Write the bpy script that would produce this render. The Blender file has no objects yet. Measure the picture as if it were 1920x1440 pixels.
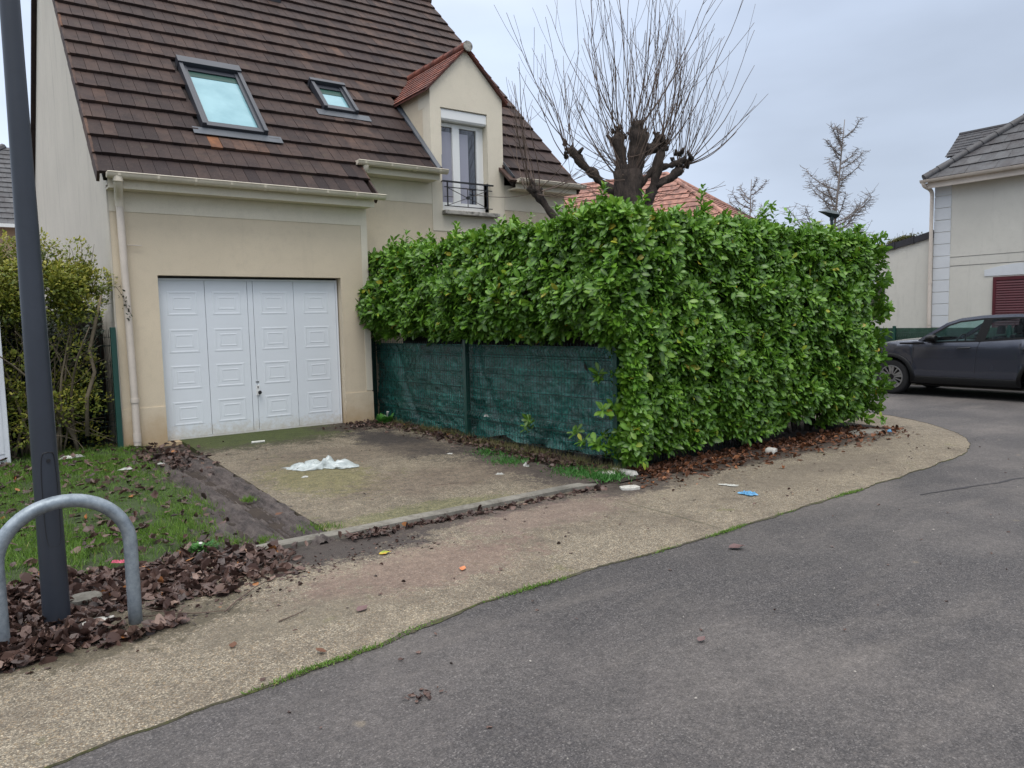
import bpy, bmesh, math, random
import numpy as np
from mathutils import Vector, Matrix
sc = bpy.context.scene
random.seed(7); rng = np.random.default_rng(7)
PI = math.pi
# ------------------------------------------------------------------ camera
YAW = math.radians(54.4); PITCH = math.atan(120/1400.); ROLL = math.radians(1.29)
cz = Vector((0, 0, 1)); hh = Vector((math.sin(YAW), -math.cos(YAW), 0)); f0 = Vector((math.cos(YAW), math.sin(YAW), 0))
cf = math.cos(PITCH)*f0 - math.sin(PITCH)*cz; u0 = math.cos(PITCH)*cz + math.sin(PITCH)*f0
cr = math.cos(ROLL)*hh - math.sin(ROLL)*u0; cu = math.sin(ROLL)*hh + math.cos(ROLL)*u0
cd = bpy.data.cameras.new('camera'); cam = bpy.data.objects.new('camera', cd); sc.collection.objects.link(cam)
cd.lens = 26.25; cd.sensor_width = 36; cd.clip_start = .05; cd.clip_end = 3000
cam.matrix_world = Matrix(((cr.x, cu.x, -cf.x, 0), (cr.y, cu.y, -cf.y, 0), (cr.z, cu.z, -cf.z, 1.6), (0, 0, 0, 1)))
sc.camera = cam
# ------------------------------------------------------------------ light
sc.view_settings.view_transform = 'Standard'; sc.view_settings.look = 'None'; sc.view_settings.gamma = 1; sc.view_settings.use_curve_mapping = False
sc.view_settings.exposure = 0.46
SUN_EL, SUN_AZ = math.radians(66), math.radians(238)      # azimuth measured from +X, counter-clockwise
w = bpy.data.worlds.new('World'); sc.world = w; w.use_nodes = True
nt = w.node_tree; N = nt.nodes; L = nt.links; N.clear()
out = N.new('ShaderNodeOutputWorld'); bg = N.new('ShaderNodeBackground'); L.new(bg.outputs[0], out.inputs[0])
sky = N.new('ShaderNodeTexSky'); sky.sky_type = 'NISHITA'; sky.sun_disc = False; sky.sun_elevation = SUN_EL; sky.sun_rotation = PI/2 - SUN_AZ
sky.air_density = 1.0; sky.dust_density = 2.0
tc = N.new('ShaderNodeTexCoord'); sep = N.new('ShaderNodeSeparateXYZ'); L.new(tc.outputs['Generated'], sep.inputs[0])
cov = N.new('ShaderNodeValToRGB')                       # overcast: brighter towards the zenith
cov.color_ramp.elements[0].position = 0.0; cov.color_ramp.elements[0].color = (4.7, 5.4, 6.5, 1)
cov.color_ramp.elements[1].position = 1.0; cov.color_ramp.elements[1].color = (15, 15, 15, 1)
e = cov.color_ramp.elements.new(.35); e.color = (4.35, 5.05, 6.3, 1)
e = cov.color_ramp.elements.new(.60); e.color = (9.8, 10.2, 11.0, 1)
L.new(sep.outputs[2], cov.inputs[0])
mp = N.new('ShaderNodeMapping'); mp.inputs['Scale'].default_value = (1, 1, 3.2); L.new(tc.outputs['Generated'], mp.inputs[0])
nz = N.new('ShaderNodeTexNoise'); nz.inputs['Scale'].default_value = 1.6; nz.inputs['Detail'].default_value = 5; nz.inputs['Roughness'].default_value = .5; L.new(mp.outputs[0], nz.inputs[0])
mr = N.new('ShaderNodeMapRange'); mr.inputs[1].default_value = .3; mr.inputs[2].default_value = .7; mr.inputs[3].default_value = .84; mr.inputs[4].default_value = 1.18; L.new(nz.outputs[0], mr.inputs[0])
# the cloud is thinner and brighter towards the sun (behind the left of the house front)
vm = N.new('ShaderNodeVectorMath'); vm.operation = 'DOT_PRODUCT'; L.new(tc.outputs['Generated'], vm.inputs[0]); vm.inputs[1].default_value = (-.35, .93, .1)
mr2 = N.new('ShaderNodeMapRange'); mr2.inputs[1].default_value = .0; mr2.inputs[2].default_value = 1.0; mr2.inputs[3].default_value = .98; mr2.inputs[4].default_value = 1.28; L.new(vm.outputs['Value'], mr2.inputs[0])
mm = N.new('ShaderNodeMath'); mm.operation = 'MULTIPLY'; L.new(mr.outputs[0], mm.inputs[0]); L.new(mr2.outputs[0], mm.inputs[1])
vs = N.new('ShaderNodeVectorMath'); vs.operation = 'SCALE'; L.new(cov.outputs[0], vs.inputs[0]); L.new(mm.outputs[0], vs.inputs['Scale'])
mx = N.new('ShaderNodeMix'); mx.data_type = 'RGBA'; mx.inputs[0].default_value = .93; L.new(sky.outputs[0], mx.inputs[6]); L.new(vs.outputs[0], mx.inputs[7])
L.new(mx.outputs[2], bg.inputs[0]); bg.inputs[1].default_value = .1
sd = bpy.data.lights.new('sun', 'SUN'); so = bpy.data.objects.new('sun', sd); sc.collection.objects.link(so)
sd.energy = 1.25; sd.angle = math.radians(28); sd.color = (1, .965, .92)
sv = Vector((math.cos(SUN_EL)*math.cos(SUN_AZ), math.cos(SUN_EL)*math.sin(SUN_AZ), math.sin(SUN_EL)))
so.rotation_euler = sv.to_track_quat('Z', 'Y').to_euler()

# ------------------------------------------------------------------ materials
def ramp(nt, src, stops):
    r = nt.nodes.new('ShaderNodeValToRGB'); els = r.color_ramp.elements
    els[0].position, els[0].color = stops[0][0], (*stops[0][1], 1)
    els[1].position, els[1].color = stops[-1][0], (*stops[-1][1], 1)
    for p, c in stops[1:-1]:
        q = els.new(p); q.color = (*c, 1)
    nt.links.new(src, r.inputs[0]); return r.outputs[0]
def noise(nt, scale, detail=4, rough=.55, vec=None, stretch=None):
    if vec is None: vec = nt.nodes.new('ShaderNodeTexCoord').outputs['Object']
    if stretch:
        m = nt.nodes.new('ShaderNodeMapping'); m.inputs['Scale'].default_value = stretch; nt.links.new(vec, m.inputs[0]); vec = m.outputs[0]
    n = nt.nodes.new('ShaderNodeTexNoise'); n.inputs['Scale'].default_value = scale; n.inputs['Detail'].default_value = detail; n.inputs['Roughness'].default_value = rough
    nt.links.new(vec, n.inputs[0]); return n.outputs[0]
def voro(nt, scale, vec=None, out='Color', feat='F1'):
    if vec is None: vec = nt.nodes.new('ShaderNodeTexCoord').outputs['Object']
    n = nt.nodes.new('ShaderNodeTexVoronoi'); n.feature = feat; n.inputs['Scale'].default_value = scale; nt.links.new(vec, n.inputs[0]); return n.outputs[out]
def mix(nt, a, b, fac, mode='MIX'):
    m = nt.nodes.new('ShaderNodeMix'); m.data_type = 'RGBA'; m.blend_type = mode
    for sock, v in ((m.inputs[6], a), (m.inputs[7], b), (m.inputs[0], fac)):
        if hasattr(v, 'links'): nt.links.new(v, sock)
        elif isinstance(v, (tuple, list)): sock.default_value = (*v, 1)
        else: sock.default_value = v
    return m.outputs[2]
def rng_(nt, src, a, b, c=0., d=1.):
    m = nt.nodes.new('ShaderNodeMapRange'); nt.links.new(src, m.inputs[0])
    for i, v in enumerate((a, b, c, d)): m.inputs[i+1].default_value = v
    return m.outputs[0]
def mul(nt, a, b, op='MULTIPLY'):
    m = nt.nodes.new('ShaderNodeMath'); m.operation = op
    for s, v in ((m.inputs[0], a), (m.inputs[1], b)):
        if hasattr(v, 'links'): nt.links.new(v, s)
        else: s.default_value = v
    return m.outputs[0]
def attr(nt, name, out='Fac'):
    a = nt.nodes.new('ShaderNodeAttribute'); a.attribute_name = name; return a.outputs[out]
def mat(name, col, rough=.7, metal=0, spec=.5, fn=None, bump=None, coat=0):
    m = bpy.data.materials.new(name); m.use_nodes = True; nt = m.node_tree; p = nt.nodes['Principled BSDF']
    p.inputs['Base Color'].default_value = (*col, 1); p.inputs['Roughness'].default_value = rough; p.inputs['Metallic'].default_value = metal
    p.inputs['Specular IOR Level'].default_value = spec; p.inputs['Coat Weight'].default_value = coat; p.inputs['Coat Roughness'].default_value = .05
    if fn:
        r = fn(nt)
        if isinstance(r, tuple):
            nt.links.new(r[0], p.inputs['Base Color'])
            if len(r) > 1 and r[1] is not None:
                b = nt.nodes.new('ShaderNodeBump'); b.inputs['Strength'].default_value = r[2]; b.inputs['Distance'].default_value = r[3]
                nt.links.new(r[1], b.inputs['Height']); nt.links.new(b.outputs[0], p.inputs['Normal'])
            if len(r) > 4: nt.links.new(r[4], p.inputs['Roughness'])
        else: nt.links.new(r, p.inputs['Base Color'])
    return m
def speck(c, v=.12, sc_=6, big=1.2, streak=None):       # gentle large and small variation round one colour
    def f(nt):
        a = noise(nt, big, 5, .6); b = noise(nt, sc_, 4, .6, stretch=streak)
        lo = tuple(x*(1-v) for x in c); hi = tuple(min(1, x*(1+v)) for x in c)
        x = ramp(nt, a, [(.3, lo), (.7, hi)])
        return (mix(nt, x, tuple(y*(1-v*1.2) for y in c), rng_(nt, b, .5, .75, 0, .7)), noise(nt, 160, 3), .25, .004)
    return f
def render_f(c, streaks=.25, low=None):
    def f(nt):
        x = mix(nt, speck(c, .07, 9, .8)(nt)[0], tuple(y*.8 for y in c), rng_(nt, noise(nt, 90, 5, .85), .48, .62, 0, .5))
        s = noise(nt, 5.5, 5, .65, stretch=(1, 1, .12))
        x = mix(nt, x, tuple(y*.45 for y in c), rng_(nt, s, .56, .8, 0, streaks))
        if low:
            z = nt.nodes.new('ShaderNodeSeparateXYZ'); nt.links.new(nt.nodes.new('ShaderNodeTexCoord').outputs['Object'], z.inputs[0])
            n = noise(nt, 4, 5, .7); h = mul(nt, z.outputs[2], mul(nt, n, -.6), 'ADD')
            x = mix(nt, low, x, rng_(nt, h, -.25, .3))
        return (x, mix(nt, noise(nt, 240, 4, .8), noise(nt, 6, 3), .3), .8, .005)
    return f
M = {}
M['tan_render'] = mat('tan_render', (.48, .40, .29), .9, fn=render_f((.65, .555, .415), .16, (.44, .31, .17)))
M['pale_render'] = mat('pale_render', (.52, .46, .36), .9, fn=render_f((.72, .655, .53), .16))
M['gable_render'] = mat('gable_render', (.48, .43, .36), .9, fn=render_f((.56, .515, .44), .55))
M['grey_render'] = mat('grey_render', (.44, .42, .37), .9, fn=render_f((.60, .58, .52), .3))
M['white_render'] = mat('white_render', (.62, .64, .66), .8, fn=speck((.6, .62, .64), .05))
M['cream_pvc'] = mat('cream_pvc', (.66, .59, .48), .45, fn=speck((.66, .59, .48), .12, 20, 3))
M['pinkish_pvc'] = mat('pinkish_pvc', (.60, .53, .46), .5, fn=speck((.60, .53, .46), .1, 20, 2))
M['white_pvc'] = mat('white_pvc', (.78, .79, .78), .35)
def doorf(nt):
    x = speck((.72, .76, .80), .03, 3, 1)(nt)[0]
    z = nt.nodes.new('ShaderNodeSeparateXYZ'); nt.links.new(nt.nodes.new('ShaderNodeTexCoord').outputs['Object'], z.inputs[0])
    n = noise(nt, 14, 6, .7); h = mul(nt, z.outputs[2], mul(nt, n, .5), 'ADD')
    return (mix(nt, (.5, .45, .36), x, rng_(nt, h, .42, .6, .35, 1)),)
M['door_white'] = mat('door_white', (.75, .78, .8), .5, fn=doorf)
M['black_metal'] = mat('black_metal', (.012, .012, .014), .4)
M['dark_frame'] = mat('dark_frame', (.045, .05, .062), .38, .3)
M['lead'] = mat('lead', (.075, .085, .10), .5, .2, fn=speck((.075, .085, .10), .25, 12, 3))
M['blind_glass'] = mat('blind_glass', (.2, .38, .43), .12, spec=.25, fn=lambda nt: ramp(nt, noise(nt, 3, 3), [(.3, (.17, .34, .39)), (.7, (.24, .43, .48))]), coat=.25)
M['window_glass'] = mat('window_glass', (.02, .022, .03), .03, spec=1.0, coat=1)
M['curtain'] = mat('curtain', (.30, .30, .36), .25, coat=1, spec=.8)
def tilef(cols, lich=(.16, .13, .11), moss=True):
    def f(nt):
        x = ramp(nt, attr(nt, 'rnd'), cols)
        n = noise(nt, 5, 6, .7); n2 = noise(nt, 60, 4, .7); n3 = noise(nt, 1.1, 3, .5)
        x = mix(nt, x, (.02, .014, .015), rng_(nt, n, .42, .70, 0, .8))
        x = mix(nt, x, lich, rng_(nt, n2, .58, .74, 0, .5))
        if moss: x = mix(nt, x, (.10, .085, .05), rng_(nt, noise(nt, 2.2, 7, .8), .6, .75, 0, .5))
        x = mix(nt, x, (.028, .02, .024), rng_(nt, n3, .5, .75, 0, .45))
        return (x, n2, .5, .004)
    return f
M['brown_tile'] = mat('brown_tile', (.06, .035, .03), .75, spec=.22, fn=tilef([(0, (.024, .016, .016)), (.35, (.050, .033, .029)), (.7, (.080, .050, .040)), (.93, (.115, .066, .047)), (1, (.22, .095, .045))]))
M['red_tile'] = mat('red_tile', (.2, .06, .035), .7, fn=tilef([(0, (.12, .035, .024)), (.6, (.22, .062, .036)), (1, (.3, .10, .06))], (.25, .12, .08)))
M['orange_tile'] = mat('orange_tile', (.4, .18, .12), .8, fn=tilef([(0, (.32, .15, .11)), (.6, (.41, .20, .15)), (1, (.48, .26, .20))], (.4, .25, .2)))
M['slate_tile'] = mat('slate_tile', (.08, .085, .09), .6, fn=tilef([(0, (.045, .047, .053)), (.6, (.08, .082, .088)), (1, (.13, .13, .133))], (.16, .16, .15)))
M['dark_slate'] = mat('dark_slate', (.03, .032, .04), .6, fn=tilef([(0, (.025, .027, .034)), (1, (.05, .052, .06))], (.06, .06, .06)))
M['roof_under'] = mat('roof_under', (.02, .014, .013), .9)
M['stone_sill'] = mat('stone_sill', (.35, .33, .29), .9, fn=lambda nt: (ramp(nt, noise(nt, 12, 6, .7), [(.35, (.1, .095, .085)), (.55, (.38, .36, .32))]), noise(nt, 60), .4, .004))
def grain(nt, x, k=1., sc1=48, sc2=11):
    a = noise(nt, sc1, 9, .92); b = noise(nt, sc2, 8, .85)
    g = ramp(nt, a, [(.36, (1-.62*k,)*3), (.5, (1., 1., 1.)), (.64, (1+.75*k, 1+.7*k, 1+.6*k))])
    h = ramp(nt, b, [(.38, (1-.38*k,)*3), (.52, (1., 1., 1.)), (.66, (1+.28*k,)*3)])
    return mix(nt, mix(nt, x, g, 1., 'MULTIPLY'), h, 1., 'MULTIPLY')
def asph(nt):
    v = voro(nt, 165); sp = nt.nodes.new('ShaderNodeSeparateColor'); nt.links.new(v, sp.inputs[0])
    x = ramp(nt, sp.outputs[0], [(0, (.026, .0235, .025)), (.5, (.052, .048, .0495)), (.9, (.088, .081, .080)), (1, (.16, .15, .145))])
    big = noise(nt, .38, 6, .62); mid = noise(nt, 2.4, 7, .7); fine = noise(nt, 34, 5, .75); drag = noise(nt, 1.1, 6, .7, stretch=(.35, 1.6, 1))
    x = mix(nt, x, (.175, .155, .143), rng_(nt, big, .44, .64, 0, .5))
    x = mix(nt, x, (.034, .031, .032), rng_(nt, mid, .44, .70, 0, .38))
    x = mix(nt, x, (.15, .132, .12), rng_(nt, drag, .52, .70, 0, .45))
    x = mix(nt, x, (.105, .092, .085), rng_(nt, fine, .52, .70, 0, .6))
    v2 = voro(nt, 2.3, out='Distance'); g = noise(nt, 9, 4, .7)
    x = mix(nt, (.20, .165, .12), x, rng_(nt, mul(nt, v2, mul(nt, g, .22), 'ADD'), .135, .18, .45, 1))
    x = grain(nt, x, .85, 75, 22)
    return (x, mix(nt, voro(nt, 165, out='Distance'), fine, .4), .6, .006)
M['road_tar'] = mat('road_tar', (.028, .026, .03), .7)
M['asphalt'] = mat('asphalt', (.08, .075, .085), .75, fn=asph)
def gravel(base, moss=True, scale=150, stain=.5):
    b = base
    def f(nt):
        v = voro(nt, scale); s = nt.nodes.new('ShaderNodeSeparateColor'); nt.links.new(v, s.inputs[0])
        x = ramp(nt, s.outputs[0], [(0, (b[0]*.42, b[1]*.40, b[2]*.37)), (.45, (b[0]*.82, b[1]*.81, b[2]*.79)), (.8, (b[0]*1.2, b[1]*1.18, b[2]*1.12)), (1, (b[0]*1.9, b[1]*1.9, b[2]*1.85))])
        x = mix(nt, x, (b[0]*1.3, b[1]*.98, b[2]*.6), rng_(nt, s.outputs[1], .78, .92, 0, .45))
        d = voro(nt, scale, out='Distance')
        x = mix(nt, x, (b[0]*.32, b[1]*.3, b[2]*.27), rng_(nt, d, .42, .75, 0, .55))
        n = noise(nt, 1.3, 8, .78); n2 = noise(nt, 5, 8, .82); n3 = noise(nt, .7, 4, .6)
        x = mix(nt, x, (b[0]*.38, b[1]*.34, b[2]*.33), rng_(nt, n, .48, .68, 0, stain))
        x = mix(nt, x, (b[0]*.45, b[1]*.36, b[2]*.33), rng_(nt, n2, .56, .75, 0, stain))
        x = mix(nt, x, (b[0]*1.25, b[1]*1.2, b[2]*1.1), rng_(nt, n3, .52, .7, 0, .35))
        if moss:
            n4 = noise(nt, 1.9, 6, .75)
            x = mix(nt, x, (.10, .11, .022), rng_(nt, n4, .60, .72, 0, .55))
        return (x, d, .6, .005)
    return f
def blob(nt, cx, cy, sx, sy, col, x, k=.9, nsc=3.5, wob=.8):
    m = nt.nodes.new('ShaderNodeMapping'); nt.links.new(nt.nodes.new('ShaderNodeTexCoord').outputs['Object'], m.inputs[0]); m.vector_type = 'POINT'
    m.inputs['Location'].default_value = (-cx/sx, -cy/sy, 0); m.inputs['Scale'].default_value = (1/sx, 1/sy, 0)
    ln = nt.nodes.new('ShaderNodeVectorMath'); ln.operation = 'LENGTH'; nt.links.new(m.outputs[0], ln.inputs[0])
    n = noise(nt, nsc, 8, .85); n2 = noise(nt, 38, 5, .8); r = mul(nt, ln.outputs['Value'], mul(nt, mul(nt, n, -.5, 'ADD'), wob*4), 'ADD'); r = mul(nt, r, mul(nt, mul(nt, n2, -.5, 'ADD'), 2.2), 'ADD')
    return mix(nt, col, x, rng_(nt, r, .8, 1.15, 1-k, 1))
def pavef(nt):
    x = gravel((.232, .203, .160), stain=.75)(nt)[0]
    x = blob(nt, 2.0, 4.95, .75, .33, (.040, .032, .030), x, .92, 5)
    x = blob(nt, 3.2, 5.05, 1.3, .14, (.05, .038, .033), x, .85, 6)
    x = blob(nt, 4.9, 5.0, .55, .30, (.05, .038, .033), x, .85, 5)
    x = blob(nt, 7.4, 5.1, 2.6, .24, (.035, .024, .018), x, .92, 5)
    x = blob(nt, .3, 4.35, .9, .35, (.06, .05, .03), x, .8, 5)
    x = blob(nt, 2.3, 4.2, .8, .35, (.16, .10, .085), x, .55, 4)
    x = blob(nt, 3.7, 4.7, .8, .3, (.17, .115, .10), x, .5, 4)
    x = blob(nt, 4.45, 4.1, .012, .6, (.06, .055, .03), x, .6, 3, .3)
    x = blob(nt, 6.8, 4.3, 1.6, .25, (.15, .125, .095), x, .5, 4); x = blob(nt, 1.3, 3.9, .5, .2, (.13, .11, .08), x, .5, 4)
    x = grain(nt, x, .55)
    return (x, voro(nt, 150, out='Distance'), .6, .004)
M['pavement'] = mat('pavement', (.25, .21, .16), .9, fn=pavef)
def drivef(nt):
    x = gravel((.208, .182, .142), stain=.85)(nt)[0]
    x = blob(nt, 2.7, 7.1, .5, .85, (.13, .125, .03), x, .5, 9)                # thin moss in the middle
    x = blob(nt, 2.9, 9.9, 1.8, .95, (.042, .036, .020), x, .95, 4)            # damp strip along the garage door
    x = blob(nt, 2.75, 9.9, 1.5, .65, (.048, .066, .009), x, .85, 9)           # moss on it
    x = blob(nt, 4.2, 8.3, .42, 1.2, (.030, .024, .022), x, .95, 4)           # damp leaf mould by the fence
    x = blob(nt, 4.75, 6.3, .5, 1.7, (.045, .034, .03), x, .9, 4)
    x = blob(nt, 4.4, 9.9, .6, .5, (.04, .027, .022), x, .9, 4)
    x = blob(nt, 2.9, 5.35, .8, .2, (.10, .11, .03), x, .5, 5)
    x = blob(nt, 3.6, 6.3, .9, .5, (.11, .08, .06), x, .5, 4)
    x = blob(nt, 3.3, 7.9, 1.2, .5, (.12, .095, .07), x, .55, 5)
    x = grain(nt, x, .95)
    return (x, voro(nt, 150, out='Distance'), .6, .004)
M['driveway'] = mat('driveway', (.22, .18, .13), .9, fn=drivef)
M['concrete'] = mat('concrete', (.3, .29, .26), .9, fn=lambda nt: (mix(nt, ramp(nt, noise(nt, 2.5, 6, .7), [(.3, (.10, .095, .08)), (.6, (.22, .205, .175))]), (.07, .06, .045), rng_(nt, noise(nt, 9, 5, .7), .5, .7, 0, .75)), noise(nt, 90), .5, .004))
M['soil'] = mat('soil', (.035, .024, .017), .95, fn=lambda nt: (ramp(nt, noise(nt, 7, 7, .75), [(.3, (.018, .012, .010)), (.55, (.045, .032, .024)), (.75, (.08, .062, .045))]), noise(nt, 45, 6, .8), .9, .02))
M['mud'] = mat('mud', (.05, .04, .035), .6, fn=lambda nt: (mix(nt, ramp(nt, noise(nt, 11, 8, .8, stretch=(1, .3, 1)), [(.36, (.030, .023, .022)), (.5, (.092, .072, .066)), (.64, (.17, .14, .125))]), (.22, .19, .165), rng_(nt, noise(nt, 70, 4, .8), .62, .72, 0, .6)), noise(nt, 45, 7, .85), 1, .03))
M['turf'] = mat('turf', (.05, .07, .02), .95, fn=lambda nt: (ramp(nt, noise(nt, 5, 6, .7), [(.3, (.022, .026, .010)), (.6, (.045, .075, .018))]), noise(nt, 60, 5, .8), .8, .02))
M['far_ground'] = mat('far_ground', (.07, .08, .05), .95, fn=speck((.07, .08, .05), .3, 1, .1))
M['moss'] = mat('moss', (.06, .09, .015), .95, fn=lambda nt: (ramp(nt, noise(nt, 5, 7, .8), [(.42, (.075, .066, .048)), (.55, (.055, .055, .022)), (.7, (.10, .13, .025))]), noise(nt, 80), .9, .01))
def leafmat(name, stops, rough=.42, trans=.25, rib=None, spec=.5):
    m = bpy.data.materials.new(name); m.use_nodes = True; nt = m.node_tree; p = nt.nodes['Principled BSDF']
    c = ramp(nt, attr(nt, 'rnd'), stops)
    if rib: c = mix(nt, c, rib, mul(nt, attr(nt, 'rib'), .5))
    n = noise(nt, 3, 3); c = mix(nt, c, tuple(x*.6 for x in stops[len(stops)//2][1]), rng_(nt, n, .5, .8, 0, .35))
    nt.links.new(c, p.inputs['Base Color']); p.inputs['Roughness'].default_value = rough; p.inputs['Specular IOR Level'].default_value = spec
    if trans:
        t = nt.nodes.new('ShaderNodeBsdfTranslucent'); nt.links.new(c, t.inputs[0]); s = nt.nodes.new('ShaderNodeMixShader'); s.inputs[0].default_value = trans
        nt.links.new(p.outputs[0], s.inputs[1]); nt.links.new(t.outputs[0], s.inputs[2]); nt.links.new(s.outputs[0], nt.nodes['Material Output'].inputs[0])
    return m
M['laurel'] = leafmat('laurel', [(0, (.013, .056, .006)), (.4, (.038, .138, .008)), (.8, (.098, .250, .012)), (.965, (.16, .30, .018)), (.985, (.42, .40, .03)), (1, (.45, .24, .03))], .38, .26, (.26, .44, .07), .45)
M['privet'] = leafmat('privet', [(0, (.055, .10, .014)), (.5, (.20, .235, .030)), (1, (.40, .36, .06))], .5, .3)
M['dark_leaf'] = leafmat('dark_leaf', [(0, (.008, .018, .006)), (1, (.03, .05, .015))], .5, .1)
M['gap_shade'] = mat('gap_shade', (.012, .010, .007), .95)  # near black: shade deep inside the foliage, put into the colour
M['grass'] = leafmat('grass', [(0, (.07, .13, .02)), (.6, (.13, .25, .03)), (.9, (.17, .27, .04)), (1, (.30, .27, .10))], .6, .3)
M['dry_grass'] = leafmat('dry_grass', [(0, (.08, .11, .03)), (.5, (.20, .19, .07)), (1, (.34, .27, .13))], .7, .3)
M['weed'] = leafmat('weed', [(0, (.03, .13, .02)), (1, (.08, .24, .04))], .5, .2)
M['brown_leaf'] = leafmat('brown_leaf', [(0, (.022, .012, .010)), (.45, (.070, .038, .030)), (.75, (.125, .072, .056)), (.94, (.19, .125, .10)), (.995, (.22, .14, .10)), (1, (.32, .13, .04))], .5, .05)
M['rust_leaf'] = leafmat('rust_leaf', [(0, (.03, .015, .010)), (.5, (.12, .05, .024)), (.8, (.26, .10, .04)), (1, (.40, .17, .07))], .6, .08)
M['bark'] = mat('bark', (.045, .032, .026), .95, fn=lambda nt: (ramp(nt, noise(nt, 14, 7, .75, stretch=(1, 1, .4)), [(.35, (.014, .010, .009)), (.6, (.075, .055, .045)), (.8, (.13, .11, .09))]), noise(nt, 35, 6, .8), 1, .03))
M['shoot_bark'] = mat('shoot_bark', (.10, .065, .05), .8, fn=speck((.11, .075, .058), .3, 8))
M['pale_bark'] = mat('pale_bark', (.15, .12, .08), .9, fn=speck((.15, .12, .08), .4, 10))
M['twig_grey'] = mat('twig_grey', (.20, .175, .16), .9)
M['green_steel'] = mat('green_steel', (.008, .055, .042), .4, fn=speck((.009, .055, .042), .15))
def tarp(nt):
    x = ramp(nt, noise(nt, 4.5, 6, .65), [(.32, (.004, .060, .050)), (.55, (.008, .135, .108)), (.75, (.028, .25, .20))])
    z = nt.nodes.new('ShaderNodeSeparateXYZ'); nt.links.new(nt.nodes.new('ShaderNodeTexCoord').outputs['Object'], z.inputs[0])
    zz = mul(nt, z.outputs[2], mul(nt, noise(nt, 1.4, 3), .06), 'ADD'); fr = mul(nt, mul(nt, zz, 7.6), 1., 'FRACT' if False else 'MODULO')
    x = mix(nt, x, (.02, .26, .21), rng_(nt, fr, .09, .03, 0, .7))
    return (x, mix(nt, noise(nt, 26, 6, .75, stretch=(1, 1, .6)), noise(nt, 4, 4, .6), .6), 1., .06)
M['wire'] = mat('wire', (.004, .026, .022), .45)
M['tarp'] = mat('tarp', (.01, .08, .08), .24, fn=tarp, spec=1.0, coat=.5)
M['green_screen'] = mat('green_screen', (.02, .07, .045), .8, fn=lambda nt: ramp(nt, noise(nt, 9, 6, .8), [(.35, (.010, .035, .022)), (.6, (.03, .075, .05)), (.75, (.10, .15, .12))]))
M['lamp_paint'] = mat('lamp_paint', (.028, .034, .046), .42, fn=lambda nt: (speck((.028, .034, .046), .15, 14)(nt)[0], noise(nt, 300), .25, .001))
M['galva'] = mat('galva', (.2, .24, .27), .5, .55, fn=lambda nt: (mix(nt, ramp(nt, noise(nt, 16, 6, .7), [(.3, (.15, .18, .21)), (.6, (.30, .345, .38)), (.8, (.42, .46, .48))]), (.08, .07, .06), rng_(nt, noise(nt, 70, 4, .8), .64, .72, 0, .6)), noise(nt, 50), .15, .002))
M['lamp_green'] = mat('lamp_green', (.012, .03, .035), .4)
M['maroon'] = mat('maroon', (.085, .008, .014), .45, fn=speck((.085, .008, .015), .2, 8))
M['car_paint'] = mat('car_paint', (.052, .059, .082), .22, .5, fn=speck((.052, .059, .082), .05, 5), coat=1)
M['car_plastic'] = mat('car_plastic', (.004, .004, .0045), .4, spec=.25)
M['rubber'] = mat('rubber', (.012, .012, .013), .8)
M['alloy'] = mat('alloy', (.4, .42, .45), .3, .9)
M['alloy_dark'] = mat('alloy_dark', (.02, .02, .022), .3, .5)
M['seat_cloth'] = mat('seat_cloth', (.03, .035, .04), .8)
def glassm(name, tint, clear):
    m = bpy.data.materials.new(name); m.use_nodes = True; nt = m.node_tree; p = nt.nodes['Principled BSDF']
    p.inputs['Base Color'].default_value = (.02, .025, .03, 1); p.inputs['Roughness'].default_value = .03; p.inputs['Specular IOR Level'].default_value = .8
    t = nt.nodes.new('ShaderNodeBsdfTransparent'); t.inputs[0].default_value = (*tint, 1)
    s = nt.nodes.new('ShaderNodeMixShader'); s.inputs[0].default_value = clear
    nt.links.new(p.outputs[0], s.inputs[1]); nt.links.new(t.outputs[0], s.inputs[2]); nt.links.new(s.outputs[0], nt.nodes['Material Output'].inputs[0]); return m
M['car_glass'] = glassm('car_glass', (.75, .95, .95), .8)
def plasticf(name, col, clear, rough=.25):
    m = bpy.data.materials.new(name); m.use_nodes = True; nt = m.node_tree; p = nt.nodes['Principled BSDF']
    nt.links.new(ramp(nt, noise(nt, 12, 5), [(.35, tuple(c*.7 for c in col)), (.6, col)]), p.inputs['Base Color']); p.inputs['Roughness'].default_value = rough; p.inputs['Specular IOR Level'].default_value = .8
    t = nt.nodes.new('ShaderNodeBsdfTransparent'); s = nt.nodes.new('ShaderNodeMixShader'); s.inputs[0].default_value = clear
    nt.links.new(p.outputs[0], s.inputs[1]); nt.links.new(t.outputs[0], s.inputs[2]); nt.links.new(s.outputs[0], nt.nodes['Material Output'].inputs[0]); return m
M['clear_film'] = plasticf('clear_film', (.60, .67, .67), .3)
M['white_litter'] = mat('white_litter', (.5, .5, .47), .6, fn=speck((.5, .5, .46), .35, 40, 12))
M['blue_litter'] = mat('blue_litter', (.12, .36, .6), .5, fn=speck((.14, .38, .62), .25, 30, 8))
M['pink_litter'] = mat('pink_litter', (.6, .12, .18), .6)
M['cigarette'] = mat('cigarette', (.38, .35, .31), .8)
M['pale_stone'] = mat('pale_stone', (.5, .48, .43), .9, fn=lambda nt: (ramp(nt, noise(nt, 25, 6, .7), [(.3, (.25, .23, .2)), (.55, (.5, .49, .45))]), noise(nt, 60), .6, .006))
M['orange_leaf'] = mat('orange_leaf', (.5, .13, .05), .5, fn=lambda nt: ramp(nt, noise(nt, 25, 3), [(.4, (.45, .10, .04)), (.6, (.55, .2, .08))]))
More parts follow.
